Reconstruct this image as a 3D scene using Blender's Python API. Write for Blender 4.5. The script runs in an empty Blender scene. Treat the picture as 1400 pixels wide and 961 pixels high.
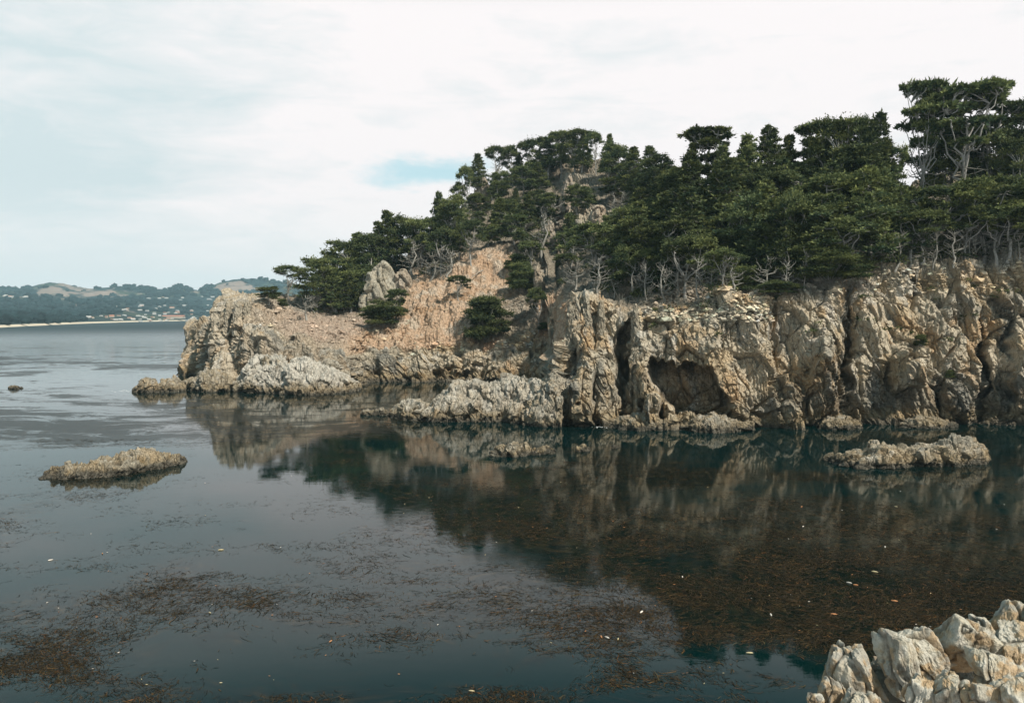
import bpy, math, random
import numpy as np
from mathutils import Vector, Matrix

# ------------------------------------------------------------------ camera, sky, sun, exposure
S = bpy.context.scene
W0, H0, F = 1400.0, 961.0, 1089.0
CAMH, HORIZON = 15.0, 432.0
TH = math.atan((480.5 - HORIZON) / F)
cam_d = bpy.data.cameras.new('camera'); cam = bpy.data.objects.new('camera', cam_d)
S.collection.objects.link(cam); S.camera = cam
cam.location = (0, 0, CAMH); cam.rotation_euler = (math.pi / 2 - TH, 0, 0)
cam_d.sensor_width = 36; cam_d.lens = 36 * F / W0
cam_d.clip_start = 0.5; cam_d.clip_end = 20000
CT, ST = math.cos(TH), math.sin(TH)

def ray(px, py):
    a = (np.asarray(px, float) - 700) / F; b = (480.5 - np.asarray(py, float)) / F
    return a, CT + b * ST, -ST + b * CT
def P(px, py, D):
    x, y, z = ray(px, py); t = np.asarray(D, float) / y
    return np.stack([x * t, y * t, CAMH + z * t], -1)
def project(p):
    y = p[..., 1] * CT - (p[..., 2] - CAMH) * ST; z = p[..., 1] * ST + (p[..., 2] - CAMH) * CT
    return 700 + F * p[..., 0] / y, 480.5 - F * z / y
def DW(py):                                    # distance of a point of the water surface
    x, y, z = ray(700, py); return -CAMH / z * y

SUN_EL, SUN_AZ = math.radians(47), math.radians(136)      # azimuth clockwise from +Y: right of and a little behind the camera
sd = Vector((math.sin(SUN_AZ) * math.cos(SUN_EL), math.cos(SUN_AZ) * math.cos(SUN_EL), math.sin(SUN_EL)))
sl = bpy.data.lights.new('sun', 'SUN'); sl.energy = 5.0; sl.angle = math.radians(3.0); sl.color = (1.0, 0.93, 0.82)
so = bpy.data.objects.new('sun', sl); S.collection.objects.link(so)
so.rotation_euler = (-sd).to_track_quat('-Z', 'Y').to_euler(); so.location = (60, -40, 120)

S.view_settings.view_transform = 'Standard'; S.view_settings.look = 'None'
S.view_settings.exposure = 0.24; S.view_settings.gamma = 1.0
S.render.engine = 'CYCLES'
S.cycles.max_bounces = 6; S.cycles.diffuse_bounces = 2; S.cycles.glossy_bounces = 3; S.cycles.transmission_bounces = 2
S.cycles.volume_bounces = 0; S.cycles.transparent_max_bounces = 4
S.cycles.use_denoising = True; S.cycles.caustics_reflective = False; S.cycles.caustics_refractive = False

class NT:
    def __init__(s, tree): s.t = tree
    def n(s, kind, **kw):
        o = s.t.nodes.new('ShaderNode' + kind)
        ins = kw.pop('ins', {})
        for k, v in kw.items(): setattr(o, k, v)
        for k, v in ins.items():
            if isinstance(v, bpy.types.NodeSocket): s.t.links.new(v, o.inputs[k])
            else: o.inputs[k].default_value = v
        return o
    def math(s, op, a, b=0.0, c=0.0, clamp=False):
        return s.n('Math', operation=op, use_clamp=clamp, ins={0: a, 1: b, 2: c}).outputs[0]
    def vm(s, op, a, b=(0, 0, 0)):
        o = s.n('VectorMath', operation=op, ins={0: a, 1: b})
        return o.outputs['Value'] if op in ('DOT_PRODUCT', 'LENGTH', 'DISTANCE') else o.outputs[0]
    def mix(s, f, a, b, mode='MIX'):
        o = s.n('Mix', data_type='RGBA', blend_type=mode); o.clamp_factor = True
        for k, v in ((0, f), (6, a), (7, b)):
            if isinstance(v, bpy.types.NodeSocket): s.t.links.new(v, o.inputs[k])
            else: o.inputs[k].default_value = (tuple(v) + (1,))[:4] if k else v
        return o.outputs[2]
    def noise(s, vec, scale, detail=4, rough=0.55, dist=0.0):
        return s.n('TexNoise', ins={'Vector': vec, 'Scale': scale, 'Detail': detail, 'Roughness': rough, 'Distortion': dist}).outputs[0]
    def rng(s, v, a, b, c=0.0, d=1.0, smooth=True):
        return s.n('MapRange', interpolation_type='SMOOTHSTEP' if smooth else 'LINEAR',
                   ins={'Value': v, 'From Min': a, 'From Max': b, 'To Min': c, 'To Max': d}).outputs[0]
    def map(s, v, scale, rot=(0, 0, 0), loc=(0, 0, 0)):
        return s.n('Mapping', ins={'Vector': v, 'Scale': scale, 'Rotation': rot, 'Location': loc}).outputs[0]

def d3(px, py):
    v = Vector([float(c) for c in ray(px, py)]); v.normalize(); return v

world = bpy.data.worlds.new('World'); S.world = world; world.use_nodes = True
wt = world.node_tree; wt.nodes.clear(); N = NT(wt)
out = N.n('OutputWorld'); bg = N.n('Background', ins={'Strength': 0.1}); wt.links.new(bg.outputs[0], out.inputs[0])
sky = N.n('TexSky', sky_type='NISHITA'); sky.sun_disc = False
sky.sun_elevation = SUN_EL; sky.sun_rotation = SUN_AZ; sky.altitude = 15; sky.air_density = 1.0; sky.dust_density = 0.6
g = N.n('TexCoord').outputs['Generated']
B = d3(1080, 20)
dot = N.vm('DOT_PRODUCT', g, tuple(B))
sep = N.n('SeparateXYZ', ins={0: g}); gz = sep.outputs[2]
cloudvec = N.map(g, (1.2, 1.2, 5.0))
n1 = N.noise(cloudvec, 1.6, 7, 0.55, 0.6)
n2 = N.noise(N.map(g, (1.0, 1.0, 9.0), (0.0, 0.12, 0.0)), 3.1, 6, 0.6, 0.8)
glow = N.rng(dot, 0.62, 0.94)
n3 = N.noise(N.map(g, (1, 1, 3.0)), 9.0, 6, 0.62, 0.5)
tex = N.math('ADD', N.math('MULTIPLY', N.math('SUBTRACT', n3, 0.5), 1.5), N.math('ADD', N.math('MULTIPLY', N.math('SUBTRACT', n1, 0.5), 1.7), N.math('MULTIPLY', N.math('SUBTRACT', n2, 0.5), 0.9)))
lev = N.math('ADD', glow, tex, clamp=True)
cloud = N.mix(lev, (5.9, 6.75, 6.95), (8.6, 8.2, 8.2))
cloud = N.mix(N.rng(gz, 0.0, 0.16, 0.8, 0.0), cloud, (8.7, 8.7, 8.6))
cloud = N.mix(N.rng(gz, 0.345, 0.47), cloud, (0.9, 2.1, 2.7))
# the blue gap between the clouds, left of the peak
C0 = d3(584, 236); R0 = Vector((1, 0, 0)); R0 = (R0 - R0.dot(C0) * C0).normalized(); U0 = R0.cross(C0).normalized() * 1.0
gn = N.n('VectorMath', operation='ADD', ins={0: g, 1: N.vm('SCALE', g)}).outputs[0]
wob = N.noise(N.map(g, (1, 1, 2.2)), 11.0, 5, 0.6)
wobc = N.math('SUBTRACT', wob, 0.5)
u_ = N.math('DIVIDE', N.vm('DOT_PRODUCT', g, tuple(R0)), 0.092)
v_ = N.math('DIVIDE', N.math('SUBTRACT', N.vm('DOT_PRODUCT', g, tuple(U0)), N.math('MULTIPLY', wobc, 0.035)), 0.021)
v_ = N.math('SUBTRACT', v_, N.math('MULTIPLY', u_, 0.35))
rr = N.math('SQRT', N.math('ADD', N.math('MULTIPLY', u_, u_), N.math('MULTIPLY', v_, v_)))
patch = N.rng(N.math('ADD', rr, N.math('MULTIPLY', N.math('SUBTRACT', N.noise(N.map(g, (1, 1, 2.5)), 26.0, 5, .65), .5), 1.3)), 0.2, 1.2, 0.66, 0.0)
front = N.rng(N.vm('DOT_PRODUCT', g, tuple(C0)), 0.5, 0.6)
patch = N.math('MULTIPLY', patch, front)
bluesky = N.mix(0.55, sky.outputs[0], (3.2, 7.5, 7.8))
wt.links.new(N.mix(patch, cloud, bluesky), bg.inputs['Color'])

# ------------------------------------------------------------------ numeric noise
def _h(ix, iy, iz, s):
    n = ix.astype(np.uint32) * np.uint32(374761393) + iy.astype(np.uint32) * np.uint32(668265263) \
        + iz.astype(np.uint32) * np.uint32(2246822519) + np.uint32((s * 3266489917) & 0xffffffff)
    n = (n ^ (n >> np.uint32(13))) * np.uint32(1274126177)
    n = (n ^ (n >> np.uint32(16))) * np.uint32(2654435761)
    return ((n ^ (n >> np.uint32(15))) & np.uint32(0xffffff)).astype(np.float32) / np.float32(0xffffff)
def vnoise(p, s=0):
    i = np.floor(p).astype(np.int64); f = (p - i).astype(np.float32); f = f * f * f * (f * (f * 6 - 15) + 10)
    r = 0
    for dx in (0, 1):
        wx = f[..., 0] if dx else 1 - f[..., 0]
        for dy in (0, 1):
            wy = f[..., 1] if dy else 1 - f[..., 1]
            for dz in (0, 1):
                wz = f[..., 2] if dz else 1 - f[..., 2]
                r = r + _h(i[..., 0] + dx, i[..., 1] + dy, i[..., 2] + dz, s) * wx * wy * wz
    return r * 2 - 1
def fbm(p, scale, octv=4, s=0, gain=0.5):
    q = np.asarray(p, float) / scale; r = 0; a = 1; t = 0
    for k in range(octv):
        r = r + a * vnoise(q + 17.3 * k, s + k); t += a; a *= gain; q = q * 2.03
    return r / t * 1.5
def blocks(p, scale, s=0, rot=None, jit=0.9):
    """cellular noise: facet height (random step and tilt per cell) and distance to the nearest crack"""
    q = np.asarray(p, float)
    if rot is not None: q = q @ rot
    q = q / np.asarray(scale, float)
    i = np.floor(q).astype(np.int64); f = (q - i).astype(np.float32)
    f1 = np.full(q.shape[:-1], 9., np.float32); f2 = f1.copy()
    best = [np.zeros(f1.shape, np.float32) for _ in range(4)]
    for dx in (-1, 0, 1):
        for dy in (-1, 0, 1):
            for dz in (-1, 0, 1):
                a, b, c = i[..., 0] + dx, i[..., 1] + dy, i[..., 2] + dz
                h1, h2, h3 = _h(a, b, c, s), _h(a, b, c, s + 7), _h(a, b, c, s + 13)
                vx = dx + .5 + (h1 - .5) * jit - f[..., 0]; vy = dy + .5 + (h2 - .5) * jit - f[..., 1]; vz = dz + .5 + (h3 - .5) * jit - f[..., 2]
                d = vx * vx + vy * vy + vz * vz
                near = d < f1
                f2 = np.where(near, f1, np.minimum(f2, d)); f1 = np.where(near, d, f1)
                for k, v in enumerate((vx, vy, vz, (h1 * 7.13 + h2 * 3.71) % 1.0)): best[k] = np.where(near, v, best[k])
    h = best[3]
    t = -(best[0] * ((h * 5.3) % 1 - .5) + best[1] * ((h * 9.7) % 1 - .5) + best[2] * ((h * 15.1) % 1 - .5)) * 1.6
    return h * 2 - 1 + t, np.sqrt(f2) - np.sqrt(f1)
def sm(x, a, b):
    t = np.clip((x - a) / (b - a), 0, 1); return t * t * (3 - 2 * t)
def mixc(a, b, t): return a + (np.asarray(b, np.float32) - a) * t[..., None]
def rotm(*ang): return np.array(Matrix.Rotation(ang[0], 3, 'X') @ Matrix.Rotation(ang[1], 3, 'Y') @ Matrix.Rotation(ang[2], 3, 'Z'))

# ------------------------------------------------------------------ mesh helpers
def mesh(name, v, q, smooth=True, col=None):
    v = np.asarray(v, np.float32).reshape(-1, 3); q = np.asarray(q, np.int32); k = q.shape[1]
    m = bpy.data.meshes.new(name)
    m.vertices.add(len(v)); m.vertices.foreach_set('co', v.ravel())
    m.loops.add(q.size); m.loops.foreach_set('vertex_index', q.ravel())
    m.polygons.add(len(q)); m.polygons.foreach_set('loop_start', np.arange(0, q.size, k, dtype=np.int32))
    m.polygons.foreach_set('use_smooth', np.full(len(q), smooth))
    m.update(calc_edges=True)
    if col is not None:
        c = np.ones((len(v), 4), np.float32); c[:, :3] = np.asarray(col, np.float32).reshape(-1, 3)
        m.color_attributes.new('Col', 'FLOAT_COLOR', 'POINT').data.foreach_set('color', c.ravel())
    return m
def link(name, m, mat=None, parent=None):
    o = bpy.data.objects.new(name, m); S.collection.objects.link(o)
    if mat and m and not m.materials: m.materials.append(mat)
    if parent: o.parent = parent
    return o
def tag(o, label=None, cat=None, group=None, kind=None):
    for k, v in (('label', label), ('category', cat), ('group', group), ('kind', kind)):
        if v: o[k] = v
    return o
def gridq(nr, nc, wrap=False):
    a = np.arange(nr * nc).reshape(nr, nc)
    if wrap: a = np.concatenate([a, a[:, :1]], 1)
    return np.stack([a[:-1, :-1], a[:-1, 1:], a[1:, 1:], a[1:, :-1]], -1).reshape(-1, 4)
def gnormals(p):
    gu = np.gradient(p, axis=1); gv = np.gradient(p, axis=0); n = np.cross(gu, gv)
    return n / (np.linalg.norm(n, axis=-1, keepdims=True) + 1e-9)
class MB:
    def __init__(s): s.v = []; s.q = []; s.c = []; s.n = 0
    def add(s, v, q, c=None):
        v = np.asarray(v, float).reshape(-1, 3)
        s.v.append(v); s.q.append(np.asarray(q) + s.n); s.n += len(v)
        if c is not None:
            c = np.asarray(c, float); s.c.append(np.broadcast_to(c, (len(v), 3)) if c.ndim == 1 else c)
    def tube(s, pts, rad, sides=6, c=None):
        pts = np.asarray(pts, float); n = len(pts); rad = np.broadcast_to(rad, (n,))
        t = np.gradient(pts, axis=0); t /= np.linalg.norm(t, axis=1, keepdims=True) + 1e-9
        ref = np.array([0.31, 0.95, 0.05]) if abs(t[:, 2]).mean() > .5 else np.array([0.05, 0.1, 1.])
        a = np.cross(t, ref); a /= np.linalg.norm(a, axis=1, keepdims=True) + 1e-9; b = np.cross(t, a)
        ph = np.arange(sides) / sides * 2 * np.pi
        v = pts[:, None] + rad[:, None, None] * (a[:, None] * np.cos(ph)[None, :, None] + b[:, None] * np.sin(ph)[None, :, None])
        s.add(v, gridq(n, sides, True), c)
    def mesh(s, name, smooth=True):
        return mesh(name, np.concatenate(s.v), np.concatenate(s.q), smooth, np.concatenate(s.c) if s.c else None)

# ------------------------------------------------------------------ materials
def newmat(name):
    m = bpy.data.materials.new(name); m.use_nodes = True; m.node_tree.nodes.clear()
    n = NT(m.node_tree); o = n.n('OutputMaterial'); b = n.n('BsdfPrincipled'); m.node_tree.links.new(b.outputs[0], o.inputs[0])
    return m, n, b
def L(n, a, b): n.t.links.new(a, b)

def rock_mat(name, fine=1.0, bump=1.0, crack=1.0):
    m, n, b = newmat(name)
    pos = n.n('NewGeometry').outputs['Position']
    col = n.n('Attribute', attribute_name='Col').outputs[0]
    nf = n.noise(pos, 1.6 * fine, 8, 0.68)
    ng = n.noise(pos, 7.0 * fine, 6, 0.7)
    wp = n.vm('ADD', pos, n.vm('MULTIPLY', n.n('TexNoise', ins={'Vector': pos, 'Scale': 1.3 * fine, 'Detail': 3}).outputs[1], (.35 / fine, .35 / fine, .35 / fine)))
    m1 = n.map(wp, (1.0 * fine, 1.0 * fine, .32 * fine), (0.25, -0.35, 0))
    v1 = n.n('TexVoronoi', feature='DISTANCE_TO_EDGE', ins={'Vector': m1, 'Scale': 1.0}).outputs['Distance']
    m2 = n.map(wp, (4.2 * fine, 4.2 * fine, 2.2 * fine), (-0.3, 0.5, 0.4))
    v2 = n.n('TexVoronoi', feature='DISTANCE_TO_EDGE', ins={'Vector': m2, 'Scale': 1.0}).outputs['Distance']
    cr = n.math('MULTIPLY', n.rng(v1, 0.0, 0.05, 0.0, 1.0), n.rng(v2, 0.0, 0.07, 0.6, 1.0))
    c = n.mix(n.rng(nf, 0.35, 0.68), n.mix(0.16, col, (0.05, 0.05, 0.045)), n.mix(0.2, col, (0.75, 0.68, 0.55)))
    c = n.mix(n.rng(ng, 0.3, 0.6, 0.28, 0.0), c, (0.06, 0.055, 0.045))
    c = n.mix(n.rng(cr, 0, 1, 0.42 * crack, 0.0), c, (0.045, 0.04, 0.03))          # darker along the joints
    L(n, c, b.inputs['Base Color']); b.inputs['Roughness'].default_value = 0.9; b.inputs['Specular IOR Level'].default_value = 0.2
    hgt = n.math('ADD', n.math('MULTIPLY', cr, 0.5 * crack), n.math('ADD', n.math('MULTIPLY', nf, 0.9), n.math('MULTIPLY', ng, 0.35)))
    bp = n.n('Bump', ins={'Strength': 0.9 * bump, 'Distance': 0.35 / fine, 'Height': hgt}); L(n, bp.outputs[0], b.inputs['Normal'])
    return m
M_rock = rock_mat('rock'); M_near = rock_mat('near_rock', 2.6, 0.9, 0.2)

def leaf_mat(name, dark, light):
    m, n, b = newmat(name)
    tone = n.n('SeparateColor', ins={0: n.n('Attribute', attribute_name='Col').outputs[0]})
    rnd = n.n('ObjectInfo').outputs['Random']
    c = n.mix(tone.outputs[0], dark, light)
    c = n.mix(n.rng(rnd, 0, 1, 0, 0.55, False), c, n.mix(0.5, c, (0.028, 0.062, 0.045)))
    hs = n.n('HueSaturation', ins={'Color': c, 'Value': n.rng(n.math('FRACT', n.math('MULTIPLY', rnd, 7.31)), 0, 1, 0.7, 1.35, False)})
    L(n, hs.outputs[0], b.inputs['Base Color']); b.inputs['Roughness'].default_value = 0.75; b.inputs['Specular IOR Level'].default_value = 0.15
    tr = n.n('BsdfTranslucent', ins={'Color': hs.outputs[0]}); mx = n.n('MixShader', ins={0: 0.22, 1: b.outputs[0], 2: tr.outputs[0]})
    L(n, mx.outputs[0], [x for x in n.t.nodes if x.type == 'OUTPUT_MATERIAL'][0].inputs[0])
    return m
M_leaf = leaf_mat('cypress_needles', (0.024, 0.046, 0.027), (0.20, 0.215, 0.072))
def plain(name, col, rough=0.85, var=0.4, scale=3.0, attr=False):
    m, n, b = newmat(name); pos = n.n('NewGeometry').outputs['Position']
    base = n.n('Attribute', attribute_name='Col').outputs[0] if attr else None
    k = n.noise(pos, scale, 5, 0.6)
    a = base if attr else tuple(col) + (1,)
    c = n.mix(n.rng(k, 0.3, 0.7, 0, var), a, n.mix(0.6, a if attr else col, (0.02, 0.02, 0.02)))
    L(n, c, b.inputs['Base Color']); b.inputs['Roughness'].default_value = rough; b.inputs['Specular IOR Level'].default_value = 0.2
    return m
M_bark = plain('grey_bark', (0.36, 0.35, 0.32), var=0.6, scale=6)
M_dead = plain('bleached_wood', (0.33, 0.315, 0.275), var=0.7, scale=6)
M_twig = plain('grey_twigs', (0.25, 0.24, 0.20), var=0.4, scale=4)
M_scree = plain('scree', (0.3, 0.3, 0.3), attr=True, var=0.5, scale=5)
M_foam = plain('foam', (0.8, 0.82, 0.82), 0.6, 0.15, 3)

# ------------------------------------------------------------------ sea
def kelp_density(x, y):
    p = np.stack([x, y, np.zeros_like(x)], -1); px, py = project(np.stack([x, y, np.zeros_like(x)], -1))
    w = np.stack([fbm(p, 22, 3, 5), fbm(p, 22, 3, 9), 0 * x], -1) * 9
    q = p + w
    k = 0.5 + 0.5 * fbm(q * np.array([0.55, 1, 1]), 12, 5, 31, .6) * 1.35
    band = 0.70 * np.exp(-((py - 574 + 14 * fbm(q, 30, 3, 71)) / 42) ** 2) * sm(px, 560, 200) + 0.5 * np.exp(-((py - 497) / 10) ** 2) * sm(px, 420, 200)
    right = 0.38 * sm(px, 560, 860) * sm(py, 596, 660) * (1 - 0.3 * sm(py, 860, 960))
    lane = -0.5 * np.exp(-((py - 622 + (px - 100) * .02) / 13) ** 2) * sm(px, 700, 350)
    far = -0.55 * sm(py, 485, 455) - 0.25 * np.exp(-((py - 530) / 16) ** 2) * sm(px, 330, 200)
    fg = 0.10 + 0.16 * np.exp(-((py - 700) / 40) ** 2) + 0.10 * sm(py, 780, 900) * sm(px, 150, 500)
    cornerL = -0.22 * sm(px, 330, 40) * sm(py, 640, 720)
    return np.clip(.5 + (k - .5) * 1.35 + band + right + lane + far + fg + cornerL - 0.30, 0, 1.2)
cpx = np.linspace(-500, 2100, 520)
pys = np.concatenate([np.linspace(1700, 1000, 30), np.linspace(995, 462, 420), np.linspace(461, 436.2, 60), [435.4]])
PX, PY = np.meshgrid(cpx, pys)
seaP = P(PX, PY, DW(PY)); seaP[..., 2] = 0
m = mesh('sea', seaP, gridq(*PX.shape), True)
kd = kelp_density(seaP[..., 0], seaP[..., 1]).astype(np.float32)
m.attributes.new('kelp', 'FLOAT', 'POINT').data.foreach_set('value', kd.ravel())
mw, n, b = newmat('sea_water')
pos = n.n('NewGeometry').outputs['Position']; ka = n.n('Attribute', attribute_name='kelp').outputs['Fac']
dist = n.vm('LENGTH', pos)
swp = n.vm('ADD', pos, n.vm('MULTIPLY', n.n('TexNoise', ins={'Vector': pos, 'Scale': 0.09, 'Detail': 4}).outputs[1], (14, 14, 0)))
st = n.noise(n.map(swp, (0.55, 1.7, 0)), 1.4, 9, 0.74)
st2 = n.noise(n.map(swp, (0.10, 0.42, 0), (0, 0, 0.2)), 1.0, 6, 0.6)
kk = n.math('ADD', n.math('MULTIPLY', ka, 0.95), n.math('ADD', n.math('MULTIPLY', n.math('SUBTRACT', st, 0.5), 1.7), n.math('MULTIPLY', n.math('SUBTRACT', st2, 0.5), n.rng(dist, 50, 150, 0.9, 2.6))))
surf = n.math('MULTIPLY', n.rng(kk, 0.5, 0.95), n.rng(dist, 70, 120, 0.15, 0.8))                         # blades lying on the surface
sub = n.rng(kk, 0.15, 0.75, 0, 1)                            # fronds just under it
wc = n.mix(n.noise(pos, 0.04, 3), (0.0004, 0.009, 0.009), (0.0006, 0.014, 0.014))
kf = n.noise(n.map(swp, (0.9, 1.8, 0)), 1.1, 8, .75)
kcol = n.mix(n.rng(kf, 0.47, 0.70), (0.001, 0.005, 0.0045), (0.060, 0.040, 0.018))
c = n.mix(n.math('MULTIPLY', sub, 0.8), wc, kcol)
L(n, c, b.inputs['Base Color']); L(n, n.rng(dist, 220, 1200, 0.01, 0.5), b.inputs['Roughness']); b.inputs['IOR'].default_value = 1.27
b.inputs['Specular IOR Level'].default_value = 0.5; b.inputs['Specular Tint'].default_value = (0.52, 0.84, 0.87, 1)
b2 = n.n('BsdfPrincipled', ins={'Base Color': n.mix(0.5, kcol, (0.016, 0.016, 0.009)), 'Roughness': 0.4, 'IOR': 1.13})
r1 = n.noise(n.map(pos, (0.5, 1.2, 0)), 1.3, 5, 0.6)
r2 = n.noise(n.map(pos, (0.08, 0.28, 0), (0, 0, -0.1)), 1.0, 5, 0.55)
amp = n.rng(dist, 120, 700, 0.012, 1.0, False); r3 = n.noise(n.map(pos, (0.22, 0.9, 0), (0, 0, 0.06)), 1.0, 5, 0.6)
hh = n.math('ADD', n.math('MULTIPLY', r1, 0.0016), n.math('MULTIPLY', n.math('ADD', n.math('MULTIPLY', r3, .25), r2), n.math('MULTIPLY', amp, .30)))
hh = n.math('ADD', hh, n.math('MULTIPLY', st, n.math('MULTIPLY', sub, 0.001)))
bp = n.n('Bump', ins={'Strength': 1.0, 'Distance': 1.0, 'Height': hh}); L(n, bp.outputs[0], b.inputs['Normal'])
bp2 = n.n('Bump', ins={'Strength': 1.0, 'Distance': 1.0, 'Height': n.math('ADD', hh, n.math('MULTIPLY', st, 0.012))}); L(n, bp2.outputs[0], b2.inputs['Normal'])
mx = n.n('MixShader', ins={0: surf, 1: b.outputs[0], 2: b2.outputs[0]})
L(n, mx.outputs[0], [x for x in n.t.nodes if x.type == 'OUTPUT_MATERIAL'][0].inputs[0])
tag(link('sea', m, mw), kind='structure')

# ------------------------------------------------------------------ headland
COL = [  # px : (py, distance) of waterline, bank top, cliff top, slope, upper slope, crest
 (236, [(513, 202), (513.2, 203), (513.4, 206), (513.6, 208), (513.6, 210), (513.6, 213)]),
 (246, [(513, 201), (512, 203), (511, 206), (510.5, 208), (510, 210), (509.5, 213)]),
 (256, [(514, 200), (505, 202), (497, 204), (494, 209), (493, 216), (492.5, 222)]),
 (264, [(515, 199), (492, 201), (474, 204), (461, 208), (460, 215), (460, 222)]),
 (269, [(516, 197), (490, 200), (468, 203), (449, 207), (448, 215), (448, 222)]),
 (295, [(528, 170), (508, 173), (472, 178), (447, 185), (441, 205), (440, 225)]),
 (302, [(532, 163), (508, 166), (468, 171), (434, 177), (419, 188), (416, 225)]),
 (312, [(533, 161), (506, 164), (465, 169), (430, 175), (414, 184), (412, 226)]),
 (350, [(535, 158.6), (500, 161), (460, 166), (430, 174), (416, 186), (412, 229)]),
 (400, [(536, 157), (500, 160), (470, 166), (445, 176), (425, 195), (410, 232)]),
 (440, [(536, 157), (505, 160), (480, 167), (455, 180), (430, 205), (402, 235)]),
 (480, [(530, 167), (505, 170), (485, 176), (460, 186), (425, 210), (380, 240)]),
 (497, [(523, 179), (500, 182), (484, 186), (455, 192), (418, 212), (372, 242)]),
 (540, [(522, 181), (494, 184), (478, 188), (440, 197), (400, 214), (350, 246)]),
 (600, [(522, 181), (492, 184), (470, 188), (420, 200), (375, 213), (306, 272)]),
 (640, [(524, 178), (490, 182), (465, 188), (415, 199), (350, 216), (270, 295)]),
 (700, [(524, 178), (495, 182), (470, 187), (410, 199), (330, 224), (236, 300)]),
 (740, [(526, 175), (495, 181), (462, 187), (400, 198), (310, 230), (224, 297)]),
 (752, [(530, 168), (498, 180), (462, 187), (398, 198), (308, 228), (220, 294)]),
 (757, [(580, 110.4), (550, 111), (512, 113), (490, 165), (400, 196), (219, 292)]),
 (768, [(581, 109.6), (540, 111), (470, 115), (466, 158), (370, 200), (216, 290)]),
 (778, [(582, 109), (530, 111), (425, 117), (440, 150), (350, 204), (213, 288)]),
 (790, [(583, 108.4), (528, 110.5), (406, 117.5), (425, 145), (340, 203), (211, 285)]),
 (840, [(584, 107.5), (525, 110), (412, 117), (405, 140), (330, 195), (224, 258)]),
 (860, [(585, 107), (520, 110), (425, 117), (405, 132), (328, 185), (236, 240)]),
 (900, [(586, 106), (520, 108.5), (438, 113), (402, 125), (328, 162), (248, 202)]),
 (950, [(587, 105.4), (520, 107.5), (430, 112), (393, 124), (320, 150), (258, 186)]),
 (1000, [(588, 104.7), (520, 107), (422, 112), (385, 124), (318, 145), (268, 172)]),
 (1100, [(585, 106.8), (510, 109), (403, 113), (370, 122), (312, 141), (270, 165)]),
 (1200, [(583, 108), (500, 110), (374, 114), (345, 122), (300, 138), (258, 160)]),
 (1300, [(582, 109), (500, 111), (362, 115), (335, 122), (290, 136), (240, 155)]),
 (1400, [(582, 109), (500, 111), (354, 115), (325, 122), (278, 135), (222, 151)]),
 (1520, [(584, 107), (500, 109), (350, 113), (320, 120), (270, 132), (210, 148)]),
 (1720, [(590, 103), (500, 105), (340, 109), (310, 116), (262, 128), (205, 142)]),
]
cx = np.array([c[0] for c in COL], float); cy = np.array([[p[0] for p in c[1]] for c in COL]); cd = np.array([[p[1] for p in c[1]] for c in COL])
hx = np.concatenate([np.linspace(236, 320, 100, endpoint=False), np.linspace(320, 1400, 1130, endpoint=False), np.linspace(1400, 1720, 120)])
rows = np.concatenate([np.linspace(-1, 0, 12, endpoint=False), np.linspace(0, 1, 110, endpoint=False), np.linspace(1, 2, 150, endpoint=False),
                       np.linspace(2, 3, 70, endpoint=False), np.linspace(3, 4, 70, endpoint=False), np.linspace(4, 5, 70, endpoint=False), np.linspace(5, 7, 26)])
HX, R = np.meshgrid(hx, rows)
q0 = np.stack([HX / 30, R * 3.1, 0 * R], -1)
wx = HX + vnoise(q0, 3) * 5 * sm(HX, 262, 330) * (1 - np.exp(-((HX - 755) / 16) ** 2)) + 2 * vnoise(q0 * 3.3, 4) * sm(HX, 262, 300)
rr_ = np.clip(R, 0, 5)
k0 = np.minimum(np.floor(rr_).astype(int), 4); fr = rr_ - k0
def tab(t):
    colv = np.stack([np.interp(wx, cx, t[:, k]) for k in range(6)], -1)
    a = np.take_along_axis(colv, k0[..., None], -1)[..., 0]; b_ = np.take_along_axis(colv, k0[..., None] + 1, -1)[..., 0]
    return a + (b_ - a) * fr
py_, D_ = tab(cy), tab(cd)
D_ = np.maximum(D_, 1)
def bump2(px, py, cx_, cy_, sx, sy, pw=2.0):
    return np.exp(-(np.abs((px - cx_) / sx) ** pw + np.abs((py - cy_) / sy) ** pw))
onface = sm(R, 0.0, 0.12) * (1 - sm(R, 2.0, 2.25))
clefts = [(853, 505, 6, 62, 9), (862, 560, 9, 22, 5), (1156, 480, 5, 75, 4), (1343, 520, 5, 62, 6), (1297, 440, 16, 10, 2.2), (1270, 470, 7, 24, 2.2),
          (1210, 520, 5, 26, 2.0), (1060, 470, 5, 40, 1.5), (908, 560, 4, 20, 3), (815, 555, 4, 30, 2.5), (985, 470, 4, 22, 2), (1380, 440, 6, 40, 2.5),
          (322, 452, 12, 22, 7), (290, 475, 8, 20, 5), (405, 478, 16, 7, 3), (1115, 545, 4, 20, 2), (1290, 545, 4, 26, 3),
          (660, 497, 16, 6, 4), (610, 503, 18, 5, 4), (445, 485, 8, 10, 4), (640, 514, 40, 3.5, 3), (1365, 545, 14, 20, 3)]
bulges = [(800, 540, 18, 50, 2.5), (885, 540, 12, 60, 2.5), (1120, 520, 16, 60, 3.0), (1240, 505, 26, 28, 3.0), (1190, 430, 20, 40, 2.0), (1018, 430, 12, 26, 2.2),
          (1310, 540, 18, 24, 2.5), (1090, 560, 30, 20, 1.5), (370, 505, 26, 14, 5), (360, 470, 24, 16, 3), (1000, 570, 30, 12, 2.0), (1390, 500, 16, 60, 2)]
dD = 0
qw = np.stack([HX / 16, py_ / 22, 0 * HX], -1); WX = HX + 7 * vnoise(qw, 801) + 3 * vnoise(qw * 2.7, 802); WY = py_ + 9 * vnoise(qw, 803) + 4 * vnoise(qw * 2.7, 804)
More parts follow.
